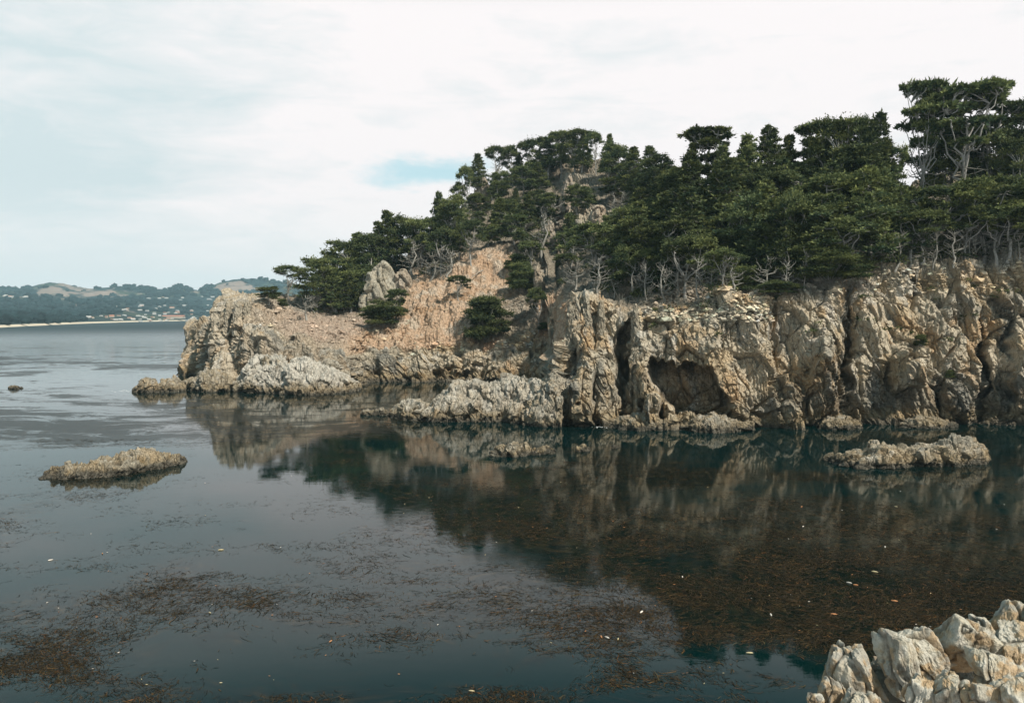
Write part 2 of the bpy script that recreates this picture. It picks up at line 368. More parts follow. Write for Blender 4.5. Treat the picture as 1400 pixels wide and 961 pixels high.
for a in clefts: dD = dD + a[4] * .9 * bump2(WX, WY, *a[:4], 2.2)
for a in bulges: dD = dD - a[4] * bump2(WX, WY, *a[:4], 2.6)
# sea cave with a slanting arch
ang = math.radians(38); CX = WX + 6 * vnoise(qw * .8, 811); CY = WY + 6 * vnoise(qw * .8, 812); ux = (CX - 945) * math.cos(ang) + (CY - 541) * math.sin(ang); uy = -(CX - 945) * math.sin(ang) + (CY - 541) * math.cos(ang)
cave = 1 - sm((np.abs(ux) / 72) ** 2.4 + (np.abs(uy + 4) / 33) ** 2.4 + 0.12 * vnoise(np.stack([HX / 9, py_ / 9, 0 * HX], -1), 6), 0.75, 1.15)
dD = dD + 7 * cave * sm(py_, 597, 556)
base = P(HX, py_, D_)
dirx, diry, _z = ray(HX, py_)
un = np.clip(-R, 0, 1)                                       # skirt going down under the water
base[..., 2] = np.where(R <= 0, -4.0 * un, base[..., 2])
bk = np.clip(R - 5, 0, 2)                                    # the far side
hz = base[..., 2].copy()
base[..., 1] += bk * 38; base[..., 0] += bk * 38 * dirx / diry
base[..., 2] = np.where(R > 5, np.where(bk < 1, hz * (1 - .22 * bk), hz * (.78 - .82 * (bk - 1)) - 4 * (bk - 1)), hz)
nrm = gnormals(base); nrm *= np.where((nrm * np.stack([0 * dirx, 0 * dirx - .6, 0 * dirx + .8], -1)).sum(-1) < 0, -1, 1)[..., None]
base[..., 1] += dD * onface; base[..., 0] += dD * onface * dirx / diry
f0_ = vnoise(np.stack([HX / 22, py_ / 22, 0 * HX], -1), 850) + .5 * vnoise(np.stack([HX / 8, py_ / 8, 0 * HX], -1), 851)
scar = np.clip(bump2(HX + 10 * f0_, py_ + 8 * f0_, 602, 425, 62, 56, 4) + bump2(HX, py_, 668, 372, 42, 34, 3) + .6 * bump2(HX, py_, 545, 465, 60, 22, 3) + .7 * bump2(HX, py_, 760, 440, 30, 40, 3) + .55 * bump2(HX, py_, 620, 476, 150, 16, 3), 0, 1) * sm(R, 1.8, 2.1) * (1 - sm(R, 4.6, 5))
slope = sm(R, 2.0, 2.6)
wr = (1 - .62 * slope * (.35 + .65 * sm(HX, 340, 440))) * (1 - .6 * scar)
rm = rotm(0.18, -0.30, 0.35)
big = fbm(base, 16, 4, 40)
wb = np.stack([vnoise(base / 2.4, 71), vnoise(base / 2.4, 72), vnoise(base / 2.4, 73)], -1)
b1, e1 = blocks(base + .22 * wb, (4.4, 3.2, 13), 11, rm)
b2_, e2 = blocks(base + .10 * wb, (1.5, 1.1, 5.0), 21, rotm(-0.15, -0.42, 0.1))
b3, e3 = blocks(base, (0.55, 0.55, 1.0), 31, rotm(0.4, -0.3, 0.6))
fine = fbm(base, 1.1, 4, 50, .6)
qs = (base + .4 * wb) @ rotm(0.1, -0.35, 0.2); strat = 1 - np.abs(fbm(qs / np.array([.8, .8, 6.0]), 1, 3, 91))
qv = fbm(np.stack([base[..., 0] + .28 * base[..., 2], base[..., 1] * .6, base[..., 2] / 3.6], -1), 3.4, 3, 140, .5); lv = qv / .22; fl = np.floor(lv); qq = (fl + sm(lv - fl, .42, .58)) * .22
disp = wr * (1.7 * qq + big * 1.4 + b1 * 0.80 + b2_ * 0.42 + b3 * 0.15 + fine * 0.10 + .18 * (strat - .6) * sm(vnoise(base / 7, 95), -.4, .3) - 0.6 * (1 - sm(e1, 0, .07)) - 0.22 * (1 - sm(e2, 0, .09)))
disp += slope * (fbm(base, 26, 3, 60) * 2.0 + 0.35 * fine)
gully = (fbm(base * np.array([1, .25, .25]), 2.6, 4, 80, .6) * 1.3 + fbm(base, .9, 3, 82) * .35) * scar
disp += gully
edge = sm(HX, 238, 262)
disp *= edge * sm(-R, 1.0, 0.4) * np.where(R > 5, 1 - .5 * np.clip(bk, 0, 1), 1)
# craggy bare ribs near the peak
rib = bump2(HX, py_, 655, 262, 9, 34) + bump2(HX, py_, 785, 262, 12, 40) + bump2(HX, py_, 820, 300, 26, 16) + bump2(HX, py_, 620, 335, 6, 22) + .8 * bump2(HX, py_, 737, 385, 6, 24)
rib = np.clip(rib, 0, 1) * slope
disp += rib * (2.0 + 1.6 * b1 + .8 * b2_)
head = base + nrm * disp[..., None]
head[..., 2] = np.where(R <= -.999, -4.5, head[..., 2])
# ---- colour of rock, soil, lichen, tide marks
def c3(*a): return np.array(a, np.float32)
z = head[..., 2]
cream, grey, tan, orange, white, brown = c3(.60, .51, .375), c3(.36, .34, .285), c3(.50, .36, .20), c3(.52, .33, .16), c3(.66, .62, .54), c3(.16, .115, .07)
pinkish = c3(.50, .37, .28)
colr = np.broadcast_to(cream, head.shape).astype(np.float32).copy()
f1 = fbm(head, 9, 4, 101); f2 = fbm(head, 4, 4, 111); f3 = fbm(head * np.array([1, 1, .3]), 2.0, 4, 121)
colr = mixc(colr, grey, sm(f1 + .3 * b1, .1, .7) * .6)
colr = mixc(colr, tan, sm(f2, .0, .5) * .75)
colr = mixc(colr, orange, sm(fbm(head, 6, 3, 131) + .3 * b2_, .15, .65) * .75 * (1 - slope))
colr = mixc(colr, white, sm(f3 + .3 * b2_, .2, .7) * .75)
colr = mixc(colr, c3(.07, .075, .065), sm(f3 * .8 + f1 * .8 - .2 * b1, .3, .8) * .75 * onface)        # dark lichen streaks
pt = bump2(HX, py_, 400, 480, 110, 40, 4) * (1 - slope); colr = mixc(colr, c3(.47, .43, .36), pt * .6 * sm(f2, -.6, .3))
# soil on slopes
soil = mixc(mixc(np.broadcast_to(c3(.30, .24, .18), head.shape).astype(np.float32), c3(.44, .37, .30), sm(f2, -.2, .7)), c3(.10, .085, .06), sm(f1, 0, .7) * .7)
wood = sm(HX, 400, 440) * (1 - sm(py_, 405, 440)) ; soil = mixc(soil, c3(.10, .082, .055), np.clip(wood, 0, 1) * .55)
colr = mixc(colr, soil, slope * .85 * (1 - rib) * (.25 + .75 * sm(HX + 30 * f1, 340, 400)))
pk = bump2(HX, py_, 470, 448, 120, 30, 4); colr = mixc(colr, pinkish, pk * slope * .8)
sc = mixc(mixc(np.broadcast_to(c3(.57, .385, .25), head.shape).astype(np.float32), c3(.62, .50, .38), sm(f3, -.1, .7)), c3(.36, .20, .09), sm(f2 + .3 * f1, .1, .8) * .7)
colr = mixc(colr, sc, sm(scar, .12, .5))
# dark band and tidal band
jag = .9 * f2 + .5 * f3
rightz = sm(HX, 1000, 1060)
colr = mixc(colr, c3(.05, .055, .05), sm(f3 * .8 + .75 * rightz + .3 * b2_ + .35 - .6 * np.abs((z - 3.8) / 2.0), .15, .85) * .6 * (R < 2.1) * sm(HX, 760, 980))
colr = mixc(colr, c3(.27, .19, .085) * 1.0, (1 - sm(z + jag, 1.6, 2.8)) * .7)
colr = mixc(colr, c3(.045, .04, .03), (1 - sm(z + .45 * jag, .3, 1.2)) * .9)
nr_, nc_ = HX.shape
tag(link('headland_cliff', mesh('headland_cliff', head, gridq(nr_, nc_)[:, ::-1], False, colr), M_rock), kind='structure')

class Look:                                                   # finds the visible point of a ray-aligned grid at a pixel
    def __init__(s, pts, px_cols, row0):
        s.p = pts; s.cols = px_cols; s.row0 = row0; s.px, s.py = project(pts)
    def at(s, px, py):
        j = int(np.clip(np.searchsorted(s.cols, px), 1, len(s.cols) - 2)); col = s.py[s.row0:, j]
        hit = np.nonzero(col <= py)[0]
        i = (hit[0] if len(hit) else int(np.argmin(col))) + s.row0
        return s.p[i, j].copy(), i, j
HL = Look(head, hx, 12)

# ------------------------------------------------------------------ far shore: beach, town slope, hills
fx = np.linspace(-650, 900, 640)
fr_ = np.concatenate([np.linspace(0, 1, 26, endpoint=False), np.linspace(1, 2, 110, endpoint=False), np.linspace(2, 3, 110), np.linspace(3.05, 4, 8)])
FX, FR = np.meshgrid(fx, fr_)
shoreD = np.interp(FX, [-650, -300, 0, 60, 150, 300, 450, 900], [650, 830, 1020, 1250, 1750, 2700, 3000, 3200])
crest = np.interp(FX, [-650, -300, -60, 0, 30, 52, 70, 90, 108, 130, 165, 200, 228, 246, 272, 300, 320, 345, 385, 420, 470, 600, 900],
                  [380, 388, 395, 393, 396, 390, 386, 388, 393, 395, 391, 392.5, 396, 390.5, 397.5, 387, 382, 380.5, 385, 392, 400, 404, 404])
D1 = shoreD + 40; D2 = shoreD + 700 + 300 * np.interp(FX, [0, 300], [1, 0]); D3 = np.maximum(4300, D2 + 700)
z3 = P(FX, crest, D3)[..., 2]
Dd = np.interp(FR.ravel(), [0, 1, 2, 3, 4], [0, 1, 2, 3, 4]).reshape(FR.shape)
def seg(a, b, lo): return a + (b - a) * np.clip(FR - lo, 0, 1)
DD = seg(shoreD, D1, 0); DD = np.where(FR > 1, seg(D1, D2, 1), DD); DD = np.where(FR > 2, seg(D2, D3, 2), DD); DD = np.where(FR > 3, seg(D3, D3 + 900, 3), DD)
z2 = 30 + 12 * fbm(np.stack([FX / 60, 0 * FX, 0 * FX], -1), 1, 3, 7)
z2 = z2 * np.interp(FX, [0, 150, 300], [.8, 1.1, 1.5])
t2 = np.clip(FR - 2, 0, 1); ZZ = seg(0 * FX - .5, 0 * FX + 3.0, 0); ZZ = np.where(FR > 1, 3.0 + (z2 - 3) * np.clip(FR - 1, 0, 1) ** .8, ZZ)
ZZ = np.where(FR > 2, z2 + (z3 - z2) * t2 ** 1.35, ZZ); ZZ = np.where(FR > 3, z3 - 200 * (FR - 3), ZZ)
a_, b_, _ = ray(FX, 432); far = np.stack([a_ / b_ * DD, DD, ZZ], -1)
rel = fbm(far, 420, 5, 200) * 28 * np.clip(FR - 1.6, 0, 1) * (1 - np.clip((FR - 2.75) / .25, 0, 1)) + fbm(far, 14, 2, 210) * 2.0 * sm(FR, 1.0, 1.2)
far[..., 2] += rel + fbm(far, 40, 2, 215) * 2.5 * sm(FR, 2, 2.4)
far[..., 2] = np.maximum(far[..., 2], -1)
fc = np.broadcast_to(c3(.012, .027, .028), far.shape).astype(np.float32).copy()  # green shifted to blue: aerial haze tint put into the land colour
fpx, fpy = project(far)
fc = mixc(fc, c3(.06, .075, .04), sm(fbm(far, 160, 4, 220), .1, .6) * .7)
gm = np.clip(bump2(fpx, fpy, 80, 397, 34, 11, 3) + bump2(fpx, fpy, 135, 402, 48, 7, 3) + .9 * bump2(fpx, fpy, 325, 392, 34, 7, 3) + .7 * bump2(fpx, fpy, 265, 400, 12, 5) + .5 * bump2(fpx, fpy, 215, 398, 10, 5), 0, 1)
fc = mixc(fc, c3(.33, .25, .205), sm(gm + .85 * fbm(far, 90, 5, 230, .65), .5, .8) * .85)
fc = mixc(fc, c3(.62, .53, .40), (FR < 1.0) * np.ones_like(FR))
fc = mixc(fc, c3(.10, .085, .06), ((FR < 0.06)) * (FX < 60) * np.ones_like(FR))
tag(link('far_hills', mesh('far_hills', far, gridq(*FX.shape)[:, ::-1], True, fc), plain('far_land', (0, 0, 0), attr=True, var=.25, scale=.05)), kind='structure')
FL = Look(far, fx, 0)

# ------------------------------------------------------------------ haze
hz_m = bpy.data.materials.new('haze_air'); hz_m.use_nodes = True; hn = NT(hz_m.node_tree); hz_m.node_tree.nodes.clear()
ho = hn.n('OutputMaterial'); hv = hn.n('VolumePrincipled', ins={'Color': (0.58, 0.88, 1.0, 1), 'Density': 0.00009, 'Anisotropy': 0.0})
hz_m.node_tree.links.new(hv.outputs[0], ho.inputs['Volume'])
x0, x1, y0, y1, z0_, z1_ = -4600, 8200, -60, 5900, -8.5, 300
hv_ = [(x, y, z_) for x in (x0, x1) for y in (y0, y1) for z_ in (z0_, z1_)]
tag(link('haze', mesh('haze', hv_, [(0, 1, 3, 2), (4, 6, 7, 5), (0, 4, 5, 1), (2, 3, 7, 6), (0, 2, 6, 4), (1, 5, 7, 3)], False), hz_m), kind='stuff')

# ------------------------------------------------------------------ rocks
def paint_rock(p, tide=True, pale=0.0):
    a1, a2, a3 = fbm(p, 3, 4, 301), fbm(p, 1.2, 4, 311), fbm(p * np.array([1, 1, .4]), .8, 4, 321)
    c = np.broadcast_to(c3(.36, .30, .21), p.shape).astype(np.float32).copy()
    c = mixc(c, grey, sm(a1, 0, .6) * .7); c = mixc(c, tan, sm(a2, 0, .6) * .6)
    c = mixc(c, white, np.clip(sm(a3, .1, .7) * .5 + pale * sm(p[..., 2] + a1, 1.2, 3.0), 0, .95))
    if tide:
        c = mixc(c, c3(.22, .155, .07), (1 - sm(p[..., 2] + .5 * a1, .7, 1.7)) * .65)
        c = mixc(c, c3(.03, .028, .02), (1 - sm(p[..., 2] + .4 * a2, .3, .75)) * .95)
    return c
def ridge_rock(name, label, prof, hw, seed, bs=1.0, group='rocks awash around the headland', pale=0.0, ns=220, nf=110, name2='sea_rock', amp=1.0):
    prof = np.array(prof, float); s = np.linspace(0, 1, ns); t = np.linspace(0, 1, len(prof))
    px, pw, pt = (np.interp(s, t, prof[:, k]) for k in range(3))
    w = hw * np.clip(np.sin(np.pi * np.clip(s, .0, 1)), 0, 1) ** .55
    dw = DW(pw); D = dw + w
    top = P(px, np.minimum(pt, pw), D)[:, 2]; top = np.maximum(top, 0.02)
    c = P(px, pw, dw)
    ph = np.linspace(math.radians(-30), math.radians(210), nf)[:, None]
    cs, sn = np.cos(ph), np.sin(ph)
    y = c[:, 1] + w * (1 - cs); x = c[:, 0] / c[:, 1] * y
    zz = np.where(sn > 0, top * np.abs(sn) ** .75, sn * 2.6)
    p = np.stack([x, y + 0 * x, zz], -1)
    nn = gnormals(p); cen = np.stack([0 * x + x.mean(0), 0 * x + (c[:, 1] + w), 0 * x - .5], -1)
    nn *= np.where(((p - cen) * nn).sum(-1) < 0, -1, 1)[..., None]
    h1, g1 = blocks(p, np.array([1.3, 1.3, 2.0]) * bs, seed, rotm(.5, -.5, .3)); h2, g2 = blocks(p, np.array([.5, .5, .8]) * bs, seed + 5, rotm(-.3, .4, .1))
    d = (h1 * .30 + h2 * .10 - .10 * (1 - sm(g1, 0, .2)) + .35 * fbm(p, 2.5 * bs, 4, seed + 9) + .06 * fbm(p, .3, 3, seed)) * bs * amp
    qs = (p / bs) @ rotm(.2, .75, .5) / np.array([.45, 3.0, 3.0]); rd_ = 1 - np.abs(fbm(qs, 1, 3, seed + 20))
    d += .5 * bs * amp * (rd_ - .65)
    d *= np.clip(np.minimum(w / (.6 * bs), top / (.5 * bs) + .25), 0, 1)
    p = p + nn * d[..., None]
    o = link(name2, mesh(name2, p, gridq(*p.shape[:2]), False, paint_rock(p, True, pale)), M_rock)
    return tag(o, label, 'rock', group)
ridge_rock('a', 'long low brown rock lying alone in the open water beyond the kelp', [(54, 656, 655), (72, 653, 646), (95, 655, 636), (120, 655, 634), (150, 652, 628), (178, 649, 621), (190, 646, 614), (205, 643, 617), (222, 639, 623), (238, 636, 624), (253, 632, 630)], 2.6, 401, .8, amp=1.15)
ridge_rock('b', 'broad flat-topped tan rock standing off the high cliff foot', [(1126, 630, 625), (1145, 636, 617), (1180, 641, 620), (1192, 641, 611), (1215, 641, 613), (1240, 640, 616), (1262, 639, 607), (1290, 638, 603), (1305, 637, 598), (1325, 636, 603), (1340, 634, 612), (1352, 632, 625)], 2.6, 421, .9, amp=1.2)
ridge_rock('c', 'small jagged black-footed rock between two tiny ones off the buttress', [(669, 624, 622), (685, 625, 612), (703, 625, 606), (718, 624, 607), (727, 622, 613)], 1.3, 431, .6)
ridge_rock('d', 'low dark flat rock just beside the jagged one', [(724, 622, 617), (742, 622, 611), (760, 620, 616)], .9, 441, .5)
ridge_rock('e', 'little pale round rock alone off the buttress cleft', [(788, 617, 613), (797, 618, 607), (807, 616, 612)], .7, 446, .4)
ridge_rock('f', 'tiniest pale rock barely breaking the surface below the cave', [(837, 613, 611), (842, 613, 609), (848, 612, 611)], .4, 449, .3)
ridge_rock('g', 'wedge shaped brown rock farthest out from the point', [(180, 536, 534), (192, 537, 521), (203, 537, 517), (212, 537, 519), (219, 536, 525)], 2.2, 451, 1.0)
ridge_rock('h', 'rounded brown rock second out from the point', [(214, 536, 526), (222, 536, 517), (238, 536, 517), (250, 534, 522), (257, 533, 528)], 2.4, 461, 1.0)
ridge_rock('i', 'dark stubby rock wedged against the foot of the point', [(252, 533, 526), (262, 534, 514), (272, 534, 515), (280, 533, 526)], 2.5, 466, 1.0)
ridge_rock('j', 'tan block of rock at the corner of the point above white foam', [(266, 534, 522), (275, 536, 508), (295, 536, 507), (312, 535, 513), (322, 534, 526)], 3.5, 471, 1.2)
ridge_rock('k', 'pale bumpy mound of rock against the lower point', [(318, 535, 528), (335, 537, 503), (352, 537, 488), (372, 538, 485), (392, 538, 492), (402, 537, 510)], 4.5, 481, 1.3, pale=.8)
ridge_rock('l', 'whitish humped rock with dark wet foot in front of the cove mouth', [(380, 538, 530), (392, 540, 503), (405, 540, 493), (418, 540, 489), (435, 540, 497), (455, 539, 504), (475, 537, 512), (492, 533, 528)], 5.5, 491, 1.4, pale=.9)
ridge_rock('m', 'long whitish-topped rock ridge reaching out below the buttress', [(536, 571, 566), (552, 574, 550), (575, 576, 552), (590, 577, 550), (606, 577, 538), (620, 577, 527), (650, 577, 517), (672, 577, 523), (690, 577, 514), (712, 578, 514), (735, 580, 520), (748, 581, 528)], 4.2, 501, 1.2, pale=.4)
ridge_rock('n', 'small tan knob rock at the tip of the whitish ridge', [(534, 571, 566), (541, 572, 553), (553, 573, 549), (566, 573, 553), (578, 572, 565)], 1.6, 511, .7)
ridge_rock('o', 'pair-like low pebbly rock just beyond the tan knob rock', [(493, 567, 564), (503, 568, 559), (513, 568, 561), (523, 568, 558), (535, 568, 565)], .9, 516, .5)
ridge_rock('p', 'dark craggy rock at the foot of the tall buttress', [(715, 581, 570), (728, 583, 545), (742, 584, 524), (755, 584, 520), (768, 584, 545)], 3.0, 521, 1.1)
ridge_rock('q', 'tiny flat brown rock in the distant open water', [(11, 531, 530), (18, 532, 526.5), (32, 531, 529.5)], .8, 531, .5)
ridge_rock('r', 'low rubbly shelf rock at the foot of the cleft', [(832, 584, 580), (850, 588, 570), (872, 589, 566), (895, 589, 574), (915, 588, 582)], 2.2, 541, .8)
ridge_rock('s', 'spiky low rocks shelf beneath the sea cave', [(930, 588, 582), (952, 591, 572), (975, 592, 564), (1000, 591, 572), (1030, 589, 580)], 2.5, 551, .8)
ridge_rock('t', 'tan rubble rock at the foot of the high cliff below the chimney', [(1120, 586, 580), (1138, 588, 568), (1158, 588, 572), (1180, 586, 580)], 2.0, 561, .7)
ridge_rock('u', 'dark low rock at the cliff foot behind the flat-topped rock', [(1230, 585, 580), (1255, 586, 570), (1285, 586, 572), (1310, 584, 580)], 2.0, 571, .8)

def spire(name, label, px, pyb, pyt, wpx, depth, D, seed, cat='rock', group='rocks standing on the headland', lean=0, colr_=(.36, .33, .26), sq=.8):
    b0 = P(px, pyb, D); h = P(px, pyt, D)[2] - b0[2]; r = wpx / 2 / F * D
    u = np.linspace(0, 1, 90)[:, None]; ph = np.linspace(0, 2 * np.pi, 110)[None, :]
    prof = (1 - u ** 1.25) ** sq
    p = np.stack([b0[0] + np.cos(ph) * r * prof + lean * u * r, b0[1] + depth + np.sin(ph) * depth * prof, b0[2] - 1.5 + (h + 1.5) * u + 0 * ph], -1)
    nn = np.stack([np.cos(ph) + 0 * u, np.sin(ph) + 0 * u, .3 + 0 * u + 0 * ph], -1)
    h1, g1 = blocks(p, np.array([.5, .5, 1.5]) * r, seed, rotm(.1, -.25, 0)); h2, g2 = blocks(p, np.array([.2, .2, .4]) * r, seed + 3, rotm(.3, -.3, 0))
    d = r * (.16 * h1 + .06 * h2 - .14 * (1 - sm(g1, 0, .2))) * np.clip(prof * 2 + .1, 0, 1)
    ph_w = np.cos(ph) * 0
    p = p + nn * d[..., None]; p[:, -1] = p[:, 0]
    c = paint_rock(p, False); c = mixc(c, np.array(colr_), np.full(c.shape[:2], .55))
    return tag(link(name, mesh(name, p, gridq(*p.shape[:2]), True, c), M_rock), label, cat, group)
def on(px, py): return HL.at(px, py)[0][1]
spire('rock_pinnacle', 'tall pale grey pinnacle beside the orange soil slope', 520, 418, 354, 62, 4.5, on(520, 418) - 1, 601, sq=.62, colr_=(.44, .42, .34))
spire('rock_pinnacle', 'shorter pinkish shoulder rock leaning on the tall pale pinnacle', 549, 405, 366, 40, 3.5, on(549, 405) - .5, 611, sq=.5, colr_=(.42, .34, .27))
spire('rock_pinnacle', 'narrow grey standing slab among trees above the orange soil', 622, 352, 305, 16, 2.5, on(622, 352) - .5, 621, sq=.4)
spire('rock_outcrop', 'pinkish fractured outcrop below the peak, taller of the pair', 846, 330, 282, 26, 3, on(846, 330) - 2, 631, sq=.4, colr_=(.46, .36, .28))
spire('rock_outcrop', 'pinkish fractured outcrop below the peak, broader of the pair', 820, 322, 278, 34, 3, on(820, 322) - 2, 641, sq=.45, colr_=(.46, .36, .28))
spire('rock_outcrop', 'pink-grey crag directly beneath the peak trees', 779, 282, 238, 26, 3, on(779, 282) - 2, 651, sq=.5, colr_=(.38, .30, .25))
spire('rock_outcrop', 'pale crag on the skyline flank beside the blue gap', 661, 278, 240, 20, 3, on(661, 278) - 2, 661, sq=.5, colr_=(.42, .35, .29))
spire('rock_outcrop', 'pale fin of rock in the bare gully beside the bushes', 738, 405, 362, 18, 2, on(738, 405) - 1, 671, sq=.5, lean=-.3, colr_=(.46, .38, .30))
spire('rock_outcrop', 'light buttressed slab low in the peak gully', 752, 335, 300, 22, 2, on(752, 335) - 2, 676, sq=.3, colr_=(.40, .34, .28))
for k, (px_, pt_, pb_, w_) in enumerate([(780, 412, 480, 13), (787, 405, 450, 17), (803, 404, 450, 15), (823, 410, 450, 14), (870, 415, 450, 11)]):
    spire('rock_spike', ['thin upright slab forming the corner of the buttress top', 'blunt pale spike on the buttress top next to the corner slab', 'tallest rounded spike in the middle of the buttress top',
          'last spike on the buttress top before the cleft', 'whitish tooth of rock on the rim beyond the cleft'][k], px_, pb_, pt_, w_, 1.0, 114.5 if k < 4 else 112, 681 + 7 * k, sq=.35, group='rock spikes on the buttress top')

for k, (px_, pt_, pb_, w_) in enumerate([(309, 411, 446, 13), (321, 413, 450, 15), (334, 412, 446, 12), (274, 446, 480, 11)]):
    spire('rock_spike', ['outermost upright slab crowning the bluff of the point', 'second upright slab crowning the bluff of the point', 'innermost upright slab crowning the bluff of the point',
          'lower slab on the seaward step of the point'][k], px_, pb_, pt_, w_, 2.2, on(px_, pb_) - .8, 641 + 9 * k, sq=.25, group='rock slabs crowning the point', colr_=(.44, .40, .32))
# foreground outcrop
prof = np.array([(1085, 985), (1104, 958), (1118, 950), (1128, 944), (1133, 915), (1137, 893), (1146, 886), (1158, 884), (1170, 884), (1182, 889), (1192, 902), (1201, 915), (1205, 900), (1208, 878), (1220, 870), (1245, 868),
                 (1262, 871), (1266, 864), (1285, 862), (1288, 858), (1310, 851), (1335, 850), (1350, 856), (1362, 852), (1366, 838), (1380, 828), (1396, 827), (1420, 822), (1500, 800), (1640, 780)], float)
gx = np.concatenate([np.linspace(1085, 1420, 560, endpoint=False), np.linspace(1420, 1640, 100)])
gr = np.concatenate([np.linspace(0, 1, 300, endpoint=False), np.linspace(1, 2, 50)])
GX, GR = np.meshgrid(gx, gr)
ptop = np.interp(GX, prof[:, 0], prof[:, 1]) + 30; u = np.clip(GR, 0, 1)
pyf = 1330 + (ptop - 1330) * u ** .8
Dn = 15.5 + 8.5 * u ** 1.1 + (GX - 1200) * .006
Dn += 1.1 * np.exp(-((GX - 1203) / 7) ** 2) * sm(pyf, 1100, 1010) + .6 * np.exp(-((GX - 1262 + (pyf - 900) * -.25) / 5) ** 2)
bkf = np.clip(GR - 1, 0, 1)
fgp = P(GX, pyf, Dn); a_, b_, _ = ray(GX, pyf)
fgp[..., 1] += 3.5 * bkf; fgp[..., 0] += 3.5 * bkf * a_ / b_; fgp[..., 2] = np.where(GR > 1, fgp[..., 2] * (1 - bkf ** 1.6) - 2.0 * bkf, fgp[..., 2])
fgp[..., 2] += .0
fn = gnormals(fgp); fn *= np.where(fn[..., 2] * .6 - fn[..., 1] * .8 < 0, -1, 1)[..., None]
zx = Vector((-.42, .80, .42)).normalized(); xx = Vector((.85, .42, -.1)); xx = (xx - xx.dot(zx) * zx).normalized(); yx = zx.cross(xx); rmf = np.array([[xx[k], yx[k], zx[k]] for k in range(3)])
wv = np.stack([vnoise(fgp / .5, 741), vnoise(fgp / .5, 742), vnoise(fgp / .5, 743)], -1) * .12
g0_ = fbm(fgp, .9, 3, 771)
q1, w1 = blocks(fgp + wv, (1.1, 1.3, 2.6), 702, rmf); q2, w2 = blocks(fgp + wv, (.42, .5, .9), 713, rmf @ rotm(.3, .2, .5)); q3, w3 = blocks(fgp, (.12, .12, .25), 723, rmf)
dsp = .12 * q1 + .07 * q2 + .03 * q3 - .22 * (1 - sm(w1, 0, .10)) - .06 * (1 - sm(w2, 0, .10)) + .10 * g0_ + .03 * fbm(fgp, .35, 4, 731, .6)
qs = (fgp + wv) @ rmf / np.array([.30, .9, 3.2]); strf = 1 - np.abs(fbm(qs, 1, 4, 781, .6)); dsp += .06 * (strf - .65) - .12
dsp *= sm(GX, 1085, 1105)
fgp = fgp + fn * dsp[..., None]
g1_, g2_ = fbm(fgp, 1.6, 4, 751), fbm(fgp, .5, 4, 761)
fcol = np.broadcast_to(c3(.46, .425, .345), fgp.shape).astype(np.float32).copy()
fcol = mixc(fcol, c3(.45, .435, .385), sm(g1_, 0, .5) * .7); fcol = mixc(fcol, c3(.44, .30, .155), sm(g2_ + .4 * g1_, -.05, .55) * .7)
fcol = mixc(fcol, c3(.07, .055, .035), (1 - sm(w1, 0, .10)) * .6 * sm(g2_, -.5, .4))
fcol = mixc(fcol, c3(.60, .57, .50), sm(-g2_ - g1_, .1, .7) * .6)
fcol = mixc(fcol, c3(.20, .135, .07), np.full(strf.shape, .55, np.float32)); fcol = mixc(fcol, c3(.10, .065, .03), (1 - sm(strf, .25, .6)) * .5 + (1 - sm(w1, 0, .22)) * .35)
ofg = link('rock_outcrop', mesh('rock_outcrop', fgp, gridq(*GX.shape)[:, ::-1], False, fcol), M_near)
tag(ofg, 'large near outcrop of pale cracked rock rising from the shore beneath the viewer', 'rock', 'rocks at the near shore')

